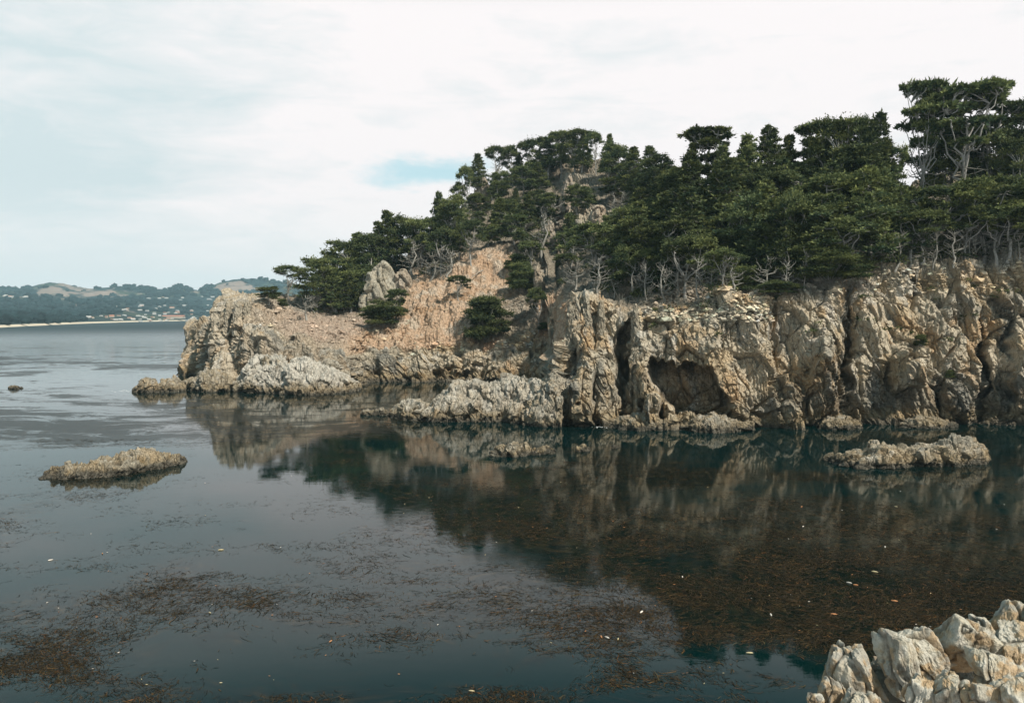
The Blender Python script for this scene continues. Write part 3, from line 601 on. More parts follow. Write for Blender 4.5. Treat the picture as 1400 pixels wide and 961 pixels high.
def near_block(label, px, py, wp, hp, D, tilt, seed, depth=1.0, tint=0.0):
    rg = np.random.RandomState(seed); k_ = D / F
    c = P(px, py, D); rx, rz = wp / 2 * k_ * 1.12, hp / 2 * k_ * 1.15; ry = depth * (rx + rz) / 2
    la = np.linspace(0, np.pi, 130)[:, None]; lo = np.linspace(0, 2 * np.pi, 200)[None, :]
    d = np.stack([np.sin(la) * np.cos(lo), np.sin(la) * np.sin(lo), np.cos(la) + 0 * lo], -1)
    nn = rg.normal(0, 1, (15, 3)); nn /= np.linalg.norm(nn, axis=1, keepdims=True)
    nn = np.concatenate([nn, [[1, 0, 0], [-1, 0, 0], [0, -1, 0], [0, 1, 0], [0, 0, 1], [0, 0, -1]]]); ds = np.r_[rg.uniform(.66, 1.0, 15), np.full(6, .92)]
    acc = sum(np.clip((d @ n_) / dd_, 0, None) ** 30 for n_, dd_ in zip(nn, ds)); rad = acc ** (-1 / 30.)
    p = d * rad[..., None] * [rx, ry, rz]
    q = p + seed * 3.7; w_ = np.stack([vnoise(q / .5, 1), vnoise(q / .5, 2), vnoise(q / .5, 3)], -1) * .12
    h1, g1 = blocks(q + w_, (1.0, 1.2, 2.6), seed); gr = 1 - np.abs(fbm((q + w_) / np.array([.28, .5, 1.8]), 1, 4, seed + 3, .6))
    h2, g2 = blocks(q, (.14, .14, .3), seed + 9)
    dd = .07 * h1 - .10 * (1 - sm(g1, 0, .12)) + .10 * (gr - .7) + .018 * h2 + .025 * fbm(q, .7, 3, seed + 5) + .02 * fbm(q, .14, 3, seed + 6)
    dd *= min(1, min(rx, rz) / .45)
    p = p + d * dd[..., None]; p[:, -1] = p[:, 0]
    a1, a2 = fbm(q, .8, 4, 751), fbm(q, .3, 4, 761)
    cc = np.broadcast_to(c3(.52, .47, .365), p.shape).astype(np.float32).copy()
    cc = mixc(cc, c3(.34, .33, .295), sm(a1, -.1, .5) * .7); cc = mixc(cc, c3(.50, .32, .15), sm(a2 + .5 * a1 - .35 * p[..., 2] / rz + tint, -.05, .5) * .75)
    cc = mixc(cc, c3(.62, .60, .53), sm(-a2 - a1, .15, .6) * .6); cc = mixc(cc, c3(.09, .065, .04), np.clip((1 - sm(g1, 0, .10)) * .6 + (1 - sm(gr, .25, .55)) * .5, 0, 1))
    cc[:, -1] = cc[:, 0]
    R3 = np.array(Matrix.Rotation(math.radians(tilt), 3, 'Y')) @ np.array(Matrix.Rotation(rg.uniform(-.3, .3), 3, 'X')); p = p @ R3.T
    o = link('rock_block', mesh('rock_block', p, gridq(*p.shape[:2]), False, cc), M_near); o.location = c
    tag(o, label, 'rock', 'blocks of the near outcrop')
for a in [
 ('tall narrow pale block, outermost over the water in the near outcrop', 1152, 926, 40, 92, 23.2, -4, 11, .9, 0),
 ('leaning pale block squeezed against the outermost tall one', 1179, 922, 36, 80, 23.0, -24, 12, .9, 0),
 ('knobbly small block at the seaward foot of the near outcrop', 1132, 944, 24, 42, 22.6, 10, 13, 1, .2),
 ('tiny ochre stone lowest by the water beside the near outcrop', 1114, 958, 24, 22, 22.0, 0, 14, 1, .5),
 ('big grey-faced slab standing upright in the near outcrop', 1231, 914, 50, 100, 22.4, -14, 15, .8, -.2),
 ('cream slab with ribbed top leaning behind the grey-faced slab', 1258, 902, 60, 78, 23.0, -26, 16, .8, .1),
 ('rounded grey shoulder block between the ribbed slab and the widest block', 1286, 880, 46, 40, 23.8, -10, 17, .9, -.2),
 ('widest pale block in the middle of the near outcrop', 1322, 882, 74, 72, 23.2, 20, 18, .8, .1),
 ('small knob perched on top of the widest near block', 1343, 858, 24, 24, 24.4, 8, 19, 1, 0),
 ('highest grey block at the frame edge of the near outcrop', 1383, 844, 42, 40, 24.6, 12, 20, 1, -.2),
 ('pinkish block beneath the highest grey one', 1388, 880, 62, 56, 22.8, -15, 21, .9, .35),
 ('bright flat block low on the frame side of the near outcrop', 1362, 920, 72, 50, 21.2, 16, 22, .8, -.1),
 ('ribbed ochre block in the lower middle of the near outcrop', 1304, 944, 56, 48, 20.6, -18, 23, .8, .3),
 ('cracked block below the bright flat one', 1345, 957, 54, 44, 19.8, 8, 24, .9, .2),
 ('brown shadowed block under the ribbed slab', 1262, 955, 58, 60, 21.0, 12, 25, .9, .5),
 ('low block cut by the bottom frame edge under the tall pale pair', 1185, 972, 60, 56, 21.6, -8, 26, .9, .1),
 ('corner block filling the bottom frame corner', 1398, 955, 66, 66, 19.4, 4, 27, .9, .2),
 ('rounded block just outside the frame beside the pinkish one', 1440, 862, 70, 80, 23.4, 4, 28, .9, 0)]:
    near_block(*a)

# ------------------------------------------------------------------ trees
rs = np.random.RandomState(7)
def pad(mb, c, r, rng, n, flat=.34, tone=.3, out=None, lsz=1.0):
    k = max(4, int(5 + 7 * r * r)); th = rng.rand(k) * 6.283; rd = np.sqrt(rng.rand(k)) * r * 1.05 * np.where(rng.rand(k) < .2, 1.3, 1)
    tc = c + np.stack([np.cos(th) * rd, np.sin(th) * rd, flat * r * (1 - (rd / r / 1.3) ** 2) * rng.uniform(-.5, 1.1, k)], -1)
    tt = tone + rng.normal(0, .10, k); ts = rng.uniform(.55, 1.2, k) * r * .5
    w = rng.randint(0, k, n); d = rng.normal(0, 1, (n, 3)); d[:, 2] = d[:, 2] * .55 + .35
    d[:, 0] += .7 * np.cos(th[w]) * rd[w] / r; d[:, 1] += .7 * np.sin(th[w]) * rd[w] / r
    d /= np.linalg.norm(d, axis=1, keepdims=True)
    u = rng.rand(n) ** .7; q = tc[w] + d * (ts[w] * u)[:, None] * [1, 1, .75]
    wis = rng.rand(n) < .3; q = q + wis[:, None] * rng.normal(0, .34, (n, 3)) * r * [1, 1, .8]
    s_ = np.cross(d, rng.normal(0, 1, (n, 3))); s_ /= np.linalg.norm(s_, axis=1, keepdims=True)
    ln = (.20 + .26 * rng.rand(n))[:, None] * lsz; wd = (.06 + .07 * rng.rand(n))[:, None] * lsz
    v = np.stack([q - d * ln * .3, q + s_ * wd + d * ln * .2, q + d * ln, q - s_ * wd + d * ln * .2], 1)
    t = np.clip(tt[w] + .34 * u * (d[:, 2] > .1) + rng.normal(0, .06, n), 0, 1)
    mb.add(v, np.arange(4 * n).reshape(n, 4), np.repeat(np.stack([t, t, t], -1), 4, 0))
def curve(a, b, rng, wig, n=6, sag=0.0):
    t = np.linspace(0, 1, n)[:, None]; p = a + (b - a) * t
    off = np.cumsum(rng.normal(0, wig, (n, 3)), 0); off -= off[-1] * t; off[0] = 0
    p = p + off; p[:, 2] += (sag * np.sin(np.pi * t[:, 0])); return p
def make_tree(kind, seed):
    rng = np.random.RandomState(seed); cr, tr, dd = MB(), MB(), MB(); H = 10.0
    lean = rng.normal(0, .5, 2)
    def tp(z): return np.array([lean[0] * (z / H) ** 1.6, lean[1] * (z / H) ** 1.6, z])
    pads = []
    if kind == 'conical':
        n = 62
        for k in range(n):
            zf = .16 + .82 * (k + rng.rand() * .8) / n; R_ = 2.5 * (1 - ((zf - .12) / .9) ** 1.5) + .15
            a = k * 2.4 + rng.normal(0, .5); rd = R_ * (.45 + .65 * rng.rand() ** .7)
            pads.append((tp(zf * H) + [math.cos(a) * rd, math.sin(a) * rd, -.12 * rd], (.26 + .62 * (1 - zf) + .36 * rng.rand() * (1.1 - .6 * zf)), zf))
        bt = .10; tilt = -.05
    elif kind == 'broad':
        n = 42
        for k in range(n):
            zf = .26 + .70 * rng.rand() ** .85; R_ = 3.6 * math.sqrt(max(0, 1 - ((zf - .45) / .56) ** 2)) + .3
            a = rng.rand() * 6.28; rd = R_ * (.3 + .75 * rng.rand() ** .6)
            pads.append((tp(zf * H) + [math.cos(a) * rd + .5 * zf, math.sin(a) * rd, 0], .65 + .65 * rng.rand(), zf))
        bt = .2; tilt = .1
    elif kind == 'umbrella':
        n = 30
        for k in range(n):
            a = rng.rand() * 6.28; rd = 4.3 * rng.rand() ** .6; zf = .93 - .16 * (rd / 4.3) ** 2 + rng.normal(0, .025)
            if rng.rand() < .16: zf -= .10 + .22 * rng.rand()
            pads.append((tp(zf * H) + [math.cos(a) * rd + .6, math.sin(a) * rd * .9, 0], .6 + .6 * rng.rand(), zf))
        bt = .25; tilt = .35
    elif kind == 'tiered':
        for zt, rt, m_ in ((.97, 2.6, 30), (.84, 1.6, 13), (.70, 2.0, 11), (.56, 1.3, 4)):
            off = rng.normal(0, .5, 2)
            for k in range(m_):
                a = rng.rand() * 6.28; rd = rt * rng.rand() ** .55
                pads.append((tp(zt * H) + [math.cos(a) * rd + off[0], math.sin(a) * rd * .9 + off[1], rng.normal(0, .07) - .03 * rd * rd], .28 + .28 * rng.rand(), zt))
        bt = .25; tilt = .35
    elif kind == 'shrubby':
        n = 46
        for k in range(n):
            a = rng.rand() * 6.28; zf = .12 + .83 * rng.rand(); rd = 4.6 * math.sqrt(max(.02, 1 - (zf - .1) ** 2)) * rng.rand() ** .5
            pads.append((np.array([math.cos(a) * rd, math.sin(a) * rd, zf * H]), 1.1 + .8 * rng.rand(), zf))
        bt = .02; tilt = .2
    else: bt = .2; tilt = .5
    if kind == 'snag':
        tr.tube(curve(tp(-.6), tp(H), rng, .28, 9), np.linspace(.34, .06, 9), 7)
        for k in range(20):
            zf = .22 + .72 * rng.rand(); a = rng.rand() * 6.28; ln = 1.2 + 2.6 * (1 - zf) + rng.rand()
            e = tp(zf * H) + [math.cos(a) * ln, math.sin(a) * ln, ln * (.1 + .8 * rng.rand())]
            p = curve(tp(zf * H), e, rng, .16, 6, -.2); dd.tube(p, np.linspace(.12, .03, 6), 5)
            for j in range(3):
                s0 = p[2 + j]; dd.tube(curve(s0, s0 + rng.normal(0, .7, 3) + [0, 0, .4], rng, .08, 4), np.linspace(.045, .015, 4), 4)
    else:
        tw = {'tiered': .11, 'conical': .26, 'broad': .32, 'umbrella': .28, 'shrubby': .2}[kind]
        if kind != 'shrubby':
            tr.tube(curve(tp(-1.0), tp(H * (.9 if kind == 'conical' else .74)), rng, .12, 10), np.linspace(tw, .05, 10) * np.r_[1.35, np.ones(9)], 8)
        nleaf = {'tiered': 240, 'conical': 170, 'broad': 260, 'umbrella': 260, 'shrubby': 380}[kind]
        mains = []
        if kind in ('umbrella', 'broad', 'tiered'):
            for k in range(7):
                far_ = sorted(pads, key=lambda q_: -np.hypot(q_[0][0], q_[0][1]))[:18]; c, r, zf = far_[rng.randint(len(far_))]
                p = curve(tp((.26 + .3 * rng.rand()) * H), c * .9 + tp(H * .8) * .1 - [0, 0, .3], rng, .22, 9, -.3); tr.tube(p, np.linspace(.16, .05, 9) * (.6 if kind == 'tiered' else 1), 6); mains.append(p)
            mains = np.concatenate([m_[3:] for m_ in mains])
        for (c, r, zf) in pads:
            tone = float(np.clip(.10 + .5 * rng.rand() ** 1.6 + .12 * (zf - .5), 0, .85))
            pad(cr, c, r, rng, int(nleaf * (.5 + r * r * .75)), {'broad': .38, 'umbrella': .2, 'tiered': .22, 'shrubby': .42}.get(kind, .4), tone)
            hz_ = np.hypot(c[0], c[1]); z0 = max(0.0, min(c[2] - (tilt + .2) * hz_, .78 * H)); st_ = tp(z0) if kind != 'shrubby' else np.array([0, 0, -.5])
            if len(mains): st_ = mains[np.argmin(((mains - c) ** 2).sum(1) + 4 * np.maximum(0, mains[:, 2] - c[2]))]
            p = curve(st_, c - [0, 0, .1 * r], rng, .10, 6, -.1); tr.tube(p, np.linspace(.07, .025, 6), 5)
            for j in range(2):
                a = rng.rand() * 6.28; e = c + [math.cos(a) * r * .8, math.sin(a) * r * .8, .1]; tr.tube(curve(p[4], e, rng, .06, 4), np.linspace(.035, .012, 4), 4)
        nd = {'tiered': 14, 'conical': 26, 'broad': 34, 'umbrella': 46, 'shrubby': 30}[kind]
        for k in range(nd):                                   # bare dead branches inside and under the crown
            z_ = (.08 + .5 * rng.rand()) * H if kind != 'shrubby' else 1.5 * rng.rand(); a = rng.rand() * 6.28; ln = (1.0 + 1.8 * rng.rand())
            s0 = tp(z_) if kind != 'shrubby' else np.array([math.cos(a), math.sin(a), .1]) * rng.rand() * 3
            e = s0 + [math.cos(a) * ln, math.sin(a) * ln, rng.normal(.15, .6)]
            p = curve(s0, e, rng, .1, 5); dd.tube(p, np.linspace(.05, .015, 5), 4)
            for j in range(2): dd.tube(curve(p[2 + j], p[2 + j] + rng.normal(0, .5, 3), rng, .06, 4), np.linspace(.022, .01, 4), 3)
    return kind, (cr.mesh('crown', False) if cr.v else None), tr.mesh('trunk') if tr.v else None, dd.mesh('dead_branches')
PROTO = {k: [make_tree(k, 900 + 31 * i + 7 * n) for i in range(n)] for k, n in (('conical', 6), ('broad', 5), ('umbrella', 5), ('tiered', 4), ('shrubby', 4), ('snag', 3))}
for k, lst in PROTO.items():
    for _, c_, t_, d_ in lst:
        if c_: c_.materials.append(M_leaf)
        if t_: t_.materials.append(M_dead if k == 'snag' else M_bark)
        d_.materials.append(M_dead if k == 'snag' else M_twig)
ORD = 'first second third fourth fifth sixth seventh eighth ninth tenth eleventh twelfth thirteenth fourteenth fifteenth sixteenth seventeenth eighteenth nineteenth twentieth'.split()
TENS = {2: 'twenty', 3: 'thirty', 4: 'forty', 5: 'fifty', 6: 'sixty', 7: 'seventy', 8: 'eighty', 9: 'ninety'}
TENTH = {2: 'twentieth', 3: 'thirtieth', 4: 'fortieth', 5: 'fiftieth', 6: 'sixtieth', 7: 'seventieth', 8: 'eightieth', 9: 'ninetieth'}
def ordinal(i):
    if i <= 20: return ORD[i - 1]
    return TENTH[i // 10] if i % 10 == 0 else TENS[i // 10] + '-' + ORD[i % 10 - 1]
COUNT = {}
def tree(kind, loc, height, width=1.0, label='', cat=None, group='cypresses on the headland', rz=None, lean=(0, 0), proto=None):
    lst = PROTO[kind]; i = COUNT.get(kind, 0); COUNT[kind] = i + 1
    _, c_, t_, d_ = lst[(i if proto is None else proto) % len(lst)]
    nm = {'tiered': 'cypress_tree', 'conical': 'cypress_tree', 'broad': 'cypress_tree', 'umbrella': 'cypress_tree', 'shrubby': 'cypress_bush', 'snag': 'dead_tree'}[kind]
    root = bpy.data.objects.new(nm, None); S.collection.objects.link(root); root.empty_display_size = .5
    root.location = loc; s = height / 10.0; root.scale = (s * width, s * width, s)
    root.rotation_euler = (lean[0], lean[1], rs.rand() * 6.28 if rz is None else rz)
    if t_: link('trunk', t_, None, root)
    link('dead_branches' if kind != 'snag' else 'branches', d_, None, root)
    if c_: link('crown', c_, None, root)
    tag(root, label, cat or {'shrubby': 'bush', 'snag': 'dead tree'}.get(kind, 'tree'), group)
    return root
def tree_px(kind, px, pyb, pyt, wpx=None, label='', back=0.0, **kw):
    """base at pixel (px, pyb) on the ground; pyt = top"""
    p, i, j = HL.at(px, pyb)
    if back: p = p + np.array([p[0] / p[1] * back, back, 0])
    h = float(P(px, pyt, p[1])[2] - p[2]); h = max(h, 1.2)
    nomw = {'tiered': .56, 'conical': .56, 'broad': .80, 'umbrella': .98, 'shrubby': 1.15, 'snag': .5}[kind]
    w = 1.0 if wpx is None else (wpx / F * p[1]) / (h * nomw)
    return tree(kind, tuple(p), h, w, label, **kw), p
PLACED = []
def T(kind, px, pyb, pyt, w, label, **kw):
    o, p = tree_px(kind, px, pyb, pyt, w, label, **kw); PLACED.append((px, pyb, p[0], p[1]))
# left skyline and flank, in order
T('umbrella', 395, 413, 362, 42, 'lone flat-topped cypress with open legs on the low end of the skyline', proto=1)
T('broad', 361, 416, 391, 30, 'little dark cypress out on the bare end of the point')
T('shrubby', 384, 420, 409, 16, 'knee-high round bush between the two outermost cypresses')
T('broad', 432, 425, 354, 54, 'dense dark cypress next inland from the lone flat-topped one')
T('umbrella', 452, 412, 352, 60, 'wide layered cypress third along the low skyline')
T('broad', 470, 405, 330, 56, 'bushy cypress rising a step above its outer neighbours')
T('conical', 488, 398, 318, 44, 'pointed cypress just outside the tall grey pinnacle')
T('broad', 502, 392, 321, 50, 'rounded cypress standing behind the tall grey pinnacle')
T('conical', 531, 378, 287, 44, 'tallest dark cypress above the tall grey pinnacle')
T('conical', 516, 384, 303, 36, 'narrow cypress tucked before the tallest one above the pinnacle')
T('broad', 556, 372, 293, 46, 'full cypress with broken top above the orange soil')
T('broad', 574, 366, 296, 44, 'dense cypress at the end of the pinnacle skyline')
T('conical', 595, 352, 263, 28, 'slim reddish cypress poking up alone beside the sky notch', back=2)
T('umbrella', 600, 378, 313, 50, 'yellow-green flat cypress with bare trunk at the soil edge')
T('broad', 622, 345, 270, 44, 'spreading cypress over the narrow grey slab')
T('umbrella', 644, 360, 300, 42, 'small flat cypress with bare legs over the orange soil')
T('umbrella', 624, 306, 248, 24, 'thin wind-combed pine silhouetted against the blue gap', back=4)
T('umbrella', 637, 298, 228, 26, 'sparse layered pine against the blue gap, upper one')
T('conical', 655, 270, 211, 30, 'small pointed tree on the rising shoulder of the peak')
T('umbrella', 679, 262, 199, 34, 'open umbrella tree with sky showing beneath on the shoulder')
T('umbrella', 699, 256, 200, 30, 'second open umbrella tree on the peak shoulder')
T('umbrella', 722, 250, 190, 40, 'rounded umbrella tree on the step below the summit')
T('broad', 752, 244, 187, 44, 'dense tree on the near side of the summit')
T('broad', 768, 240, 181, 44, 'dense tree touching the very summit of the skyline')
T('umbrella', 790, 235, 177, 50, 'highest summit tree with arching open crown')
T('conical', 797, 238, 182, 26, 'dark narrow tree under the arching summit crown')
T('umbrella', 814, 240, 181, 26, 'small round-headed tree beyond the summit')
T('conical', 830, 245, 183, 24, 'thin pointed tree just beyond the summit')
T('broad', 842, 252, 196, 44, 'squat dense tree on the descending side of the peak')
T('conical', 864, 258, 201, 34, 'dark cone shaped tree on the descending skyline')
T('conical', 884, 262, 199, 36, 'tall dark tree with split tip on the descending skyline')
T('broad', 903, 268, 212, 44, 'last dark tree of the peak before the saddle')
T('broad', 921, 290, 232, 40, 'low green tree filling the saddle')
# right forest skyline
T('conical', 944, 300, 195, 34, 'slender sparse tree at the saddle end of the high forest')
T('tiered', 974, 310, 177, 74, 'spreading flat-topped cypress first of the high forest')
T('conical', 990, 320, 200, 50, 'dense cypress shaded behind the first flat-topped one')
T('conical', 1022, 310, 184, 54, 'pointed cypress second peak of the high forest')
T('conical', 1052, 305, 172, 60, 'tall pyramidal cypress third peak of the high forest')
T('conical', 1075, 300, 184, 40, 'shorter pyramidal cypress leaning on the tall one')
T('tiered', 1106, 300, 170, 60, 'flat feathery cypress in the middle of the high forest')
T('broad', 1140, 300, 163, 66, 'broad heavy cypress in the middle of the high forest')
T('broad', 1168, 300, 163, 60, 'dense round-topped cypress before the highest of the middle group')
T('conical', 1196, 300, 155, 60, 'highest dark cypress of the middle forest group')
T('broad', 1214, 310, 190, 50, 'dark cypress on the sloping edge by the bright notch')
T('tiered', 1262, 300, 111, 62, 'tall flat umbrella cypress at the bright notch, highest crown of all')
T('tiered', 1312, 300, 122, 112, 'thin level umbrella cypress crown in the highest row')
T('tiered', 1352, 290, 114, 66, 'umbrella cypress with forked bare limbs in the highest row')
T('tiered', 1255, 300, 150, 52, 'round-headed cypress under the highest umbrella crown')
T('broad', 1300, 290, 158, 80, 'dark full cypress beneath the thin level crown')
T('broad', 1350, 285, 160, 70, 'dark cypress filling the space under the forked umbrella crown')
T('tiered', 1392, 285, 138, 70, 'heavy dark flat cypress cut by the frame edge')
T('broad', 1385, 300, 190, 60, 'dark low cypress under the one at the frame edge')
T('tiered', 1440, 290, 120, 70, 'flat cypress just outside the edge of view')
# feature trees lower down
T('shrubby', 664, 466, 408, 78, 'big dark green bush lying on the foot of the orange slope')
T('shrubby', 523, 447, 411, 60, 'bright green bush below the tall grey pinnacle')
T('broad', 541, 437, 396, 34, 'dark upright bush hugging the pinnacle base')
T('umbrella', 627, 412, 376, 34, 'thin sapling growing alone on the orange soil')
T('shrubby', 712, 400, 358, 44, 'dark bush at the upper corner of the orange soil')
T('umbrella', 735, 455, 394, 30, 'small green-topped sapling over bare twigs in the gully')
T('shrubby', 745, 452, 441, 20, 'tiny dark bush on the gully floor')
T('umbrella', 935, 408, 325, 88, 'cliff-edge cypress with bright flat crown over tangled grey branches', proto=2)
T('umbrella', 990, 402, 340, 60, 'cliff-edge cypress with leaning pale trunk beside the tangled one')
T('shrubby', 1017, 402, 366, 54, 'bright low cypress spilling over the rim above the cave')
T('shrubby', 1065, 404, 383, 58, 'flat dark bush on the rim with dead limbs hanging')
T('shrubby', 1135, 390, 337, 100, 'large spreading low cypress on the rim above the chimney')
T('umbrella', 1085, 385, 262, 50, 'slim twin-stemmed cypress standing open inside the forest')
T('umbrella', 1142, 345, 245, 60, 'tall straight-stemmed cypress halfway up the forest')
T('umbrella', 1245, 366, 288, 90, 'wide rim cypress with grey tangle below its crown')
T('umbrella', 1362, 358, 285, 90, 'leaning grey-trunked cypress at the rim near the frame edge')
T('shrubby', 1250, 474, 458, 20, 'small bush growing from a crack high on the cliff face')
T('shrubby', 1300, 518, 506, 18, 'small green tuft on the lower cliff face')
T('shrubby', 1175, 372, 350, 46, 'low green bush on the rim between two wide cypresses')
# snags
T('snag', 741, 358, 293, 34, 'tall bleached dead tree standing in the peak gully')
T('snag', 702, 322, 291, 34, 'twisted white dead tree with antler limbs above the orange soil')
T('snag', 757, 322, 268, 30, 'forked pale dead tree beneath the pink-grey crag')
T('snag', 716, 322, 298, 26, 'short crooked dead tree under a flat green crown')
T('snag', 851, 300, 262, 26, 'slim grey dead tree beside the pinkish outcrop')
T('snag', 497, 375, 345, 26, 'small white dead tree beside the tall grey pinnacle')
T('snag', 562, 378, 330, 28, 'bleached dead tree rising over brush at the soil top')
T('snag', 417, 438, 404, 26, 'grey dead tree under the dark outermost trees')
T('snag', 1062, 372, 330, 18, 'short pale dead stump tree inside the rim forest')
T('snag', 1106, 372, 335, 22, 'white-tipped dead tree above the rim scree')
T('snag', 866, 405, 360, 26, 'bleached dead tree by the rim beyond the cleft')
T('snag', 858, 345, 300, 20, 'pale dead pole below the pinkish outcrop')
T('snag', 1028, 300, 240, 20, 'bare pole tree hidden in the high forest')

RIMS = [(430, 428, 400), (455, 428, 396), (478, 420, 392), (585, 385, 345), (608, 380, 340), (640, 345, 305), (788, 402, 355), (815, 408, 352), (838, 410, 368), (882, 412, 360), (905, 415, 355), (922, 410, 350), (958, 412, 350), (975, 410, 362), (1002, 405, 352),
        (1045, 402, 350), (1078, 400, 352), (1098, 398, 345), (1120, 388, 340), (1160, 382, 330), (1205, 370, 320), (1222, 370, 318), (1275, 366, 310), (1296, 364, 316), (1330, 362, 305), (1348, 360, 300), (1385, 356, 296)]
for k, (px_, pb_, pt_) in enumerate(RIMS):
    T('snag', px_, pb_, pt_, rs.uniform(14, 30), f'{ordinal(k + 1)} of the grey bare trees along the rim, counted from the point', group='thin grey bare trees along the rim')
# fill the woods
def inpoly(x, y, poly):
    c = False; j = len(poly) - 1
    for i in range(len(poly)):
        if ((poly[i][1] > y) != (poly[j][1] > y)) and x < (poly[j][0] - poly[i][0]) * (y - poly[i][1]) / (poly[j][1] - poly[i][1]) + poly[i][0]: c = not c
        j = i
    return c
ZONES = [
 ('on the low flank outside the pinnacle', [(415, 440), (430, 405), (500, 375), (500, 425), (470, 430)], 26, 17, 11),
 ('on the wooded flank above the orange soil', [(530, 388), (560, 352), (620, 300), (650, 275), (690, 330), (640, 352), (600, 372)], 25, 19, 10),
 ('on the steep face below the peak shoulder', [(655, 295), (700, 250), (760, 245), (765, 300), (745, 390), (700, 400), (700, 330)], 25, 21, 11),
 ('on the rocky slope beneath the summit', [(770, 250), (860, 255), (900, 270), (850, 290), (800, 350), (770, 400), (775, 300)], 26, 21, 10),
 ('on the wooded spur above the buttress', [(800, 360), (870, 280), (930, 275), (945, 330), (920, 395), (870, 410), (820, 405)], 25, 20, 11),
 ('in the high forest before the middle', [(945, 290), (1080, 285), (1080, 395), (1000, 398), (945, 400)], 26, 20, 13),
 ('in the high forest past the middle', [(1080, 285), (1225, 280), (1225, 365), (1150, 385), (1080, 390)], 27, 20, 13),
 ('in the forest beneath the highest umbrella crowns', [(1225, 285), (1330, 262), (1470, 250), (1470, 350), (1330, 355), (1225, 362)], 31, 24, 12),
]
skip = [(655, 262, 9, 16), (785, 268, 16, 22), (832, 305, 30, 24), (622, 330, 9, 22), (741, 385, 14, 30), (1285, 290, 22, 40), (745, 330, 12, 14), (655, 350, 25, 12), (520, 390, 32, 40)]
for zi, (where, poly, dx_, dy_, hgt) in enumerate(ZONES):
    xs = [p[0] for p in poly]; ys = [p[1] for p in poly]; rowi = 0; rowsl = []
    yy = min(ys) + 4
    while yy < max(ys):
        rowt = []; x = min(xs) + (rowi % 2) * dx_ / 2
        while x < max(xs):
            ax, ay = x + rs.normal(0, 4.5), yy + rs.normal(0, 4)
            if inpoly(ax, ay, poly) and not any(abs(ax - s[0]) < s[2] and abs(ay - s[1]) < s[3] for s in skip):
                rowt.append((ax, ay))
            x += dx_
        if rowt: rowsl.append(sorted(rowt))
        yy += dy_; rowi += 1
    rname = {1: ['only'], 2: ['upper', 'lower'], 3: ['top', 'middle', 'bottom']}.get(len(rowsl), ['topmost'] + [ordinal(k) for k in range(2, len(rowsl))] + ['lowest'])
    for ri, rowt in enumerate(rowsl):
        for k, (ax, ay) in enumerate(rowt):
            p, i, j = HL.at(ax, ay)
            low = zi < 5
            kind = rs.choice(['conical', 'broad', 'umbrella', 'shrubby'], p=[.38, .36, .16, .10] if low else [.42, .30, .22, .06])
            h = hgt * (.62 + .5 * rs.rand()) * {'conical': 1.0, 'broad': .85, 'umbrella': .9, 'shrubby': .42}[kind] * (1 if ri else .88)
            if zi == 7 and ri < len(rowsl) - 1: h *= .6
            if ay > 380 and zi in (5, 6): h *= .7
            lk = {'conical': 'pointed cypress', 'broad': 'bushy cypress', 'umbrella': 'flat-crowned cypress', 'shrubby': 'low cypress bush'}[kind]
            tree(kind, tuple(p), h, .9 + .45 * rs.rand(), f'{ordinal(k + 1)} of the {rname[ri]} row {where}, {lk}'.replace('of the only row', 'tree'), group='cypresses ' + where)

# ------------------------------------------------------------------ ground litter (stuff)
def surf_at(px, py):
    p, i, j = HL.at(px, py); return p, i, j
ico = []
def lump(mb, c, r, rng, col):
    u = np.linspace(-1, 1, 4)[1:-1]; ph = np.arange(5) / 5 * 6.283 + rng.rand() * 6
    v = [[0, 0, -1]] + [[math.sqrt(1 - a * a) * math.cos(b + a), math.sqrt(1 - a * a) * math.sin(b + a), a] for a in u for b in ph] + [[0, 0, 1]]
    v = np.array(v) * (1 + rng.normal(0, .22, (len(v), 1))) * [1, .9, .65]
    q = [[0, 1 + (k + 1) % 5, 1 + k, 1 + k] for k in range(5)]
    f = [(1 + k, 1 + (k + 1) % 5, 6 + (k + 1) % 5, 6 + k) for k in range(5)]
    f += [(0, 1 + (k + 1) % 5, 1 + k, 0) for k in range(0)]
    mb.add(c + v * r, f, col)
    mb.add(np.stack([c + v[6 + k] * r for k in range(5)] + [c + v[11] * r]), [(0, 1, 5, 5)] * 0 + [(0, 1, 2, 5), (2, 3, 4, 5), (4, 0, 5, 5)][:2], col)
rng = np.random.RandomState(55); mb = MB()
SCR = [((560, 480, 720, 380), 900, .11), ((420, 470, 560, 425), 900, .16), ((700, 475, 775, 400), 600, .2), ((870, 440, 1060, 385), 2600, .2), ((300, 450, 430, 415), 300, .2), ((1050, 400, 1400, 345), 1200, .2), ((560, 500, 720, 465), 500, .25)]
for (ax, ay, bx, by), nn_, sz in SCR:
    for _ in range(nn_):
        p, i, j = surf_at(rng.uniform(ax, bx), rng.uniform(by, ay))
        if R[i, j] < 1.7 or p[2] < 2: continue
        c = np.clip(np.asarray(colr[i, j]) * rng.uniform(.7, 1.5) + rng.uniform(-.02, .05), .03, .7)
        lump(mb, p, sz * (.5 + rng.exponential(.55)), rng, c)
tag(link('scree_debris', mb.mesh('scree_debris', False), M_scree), kind='stuff')
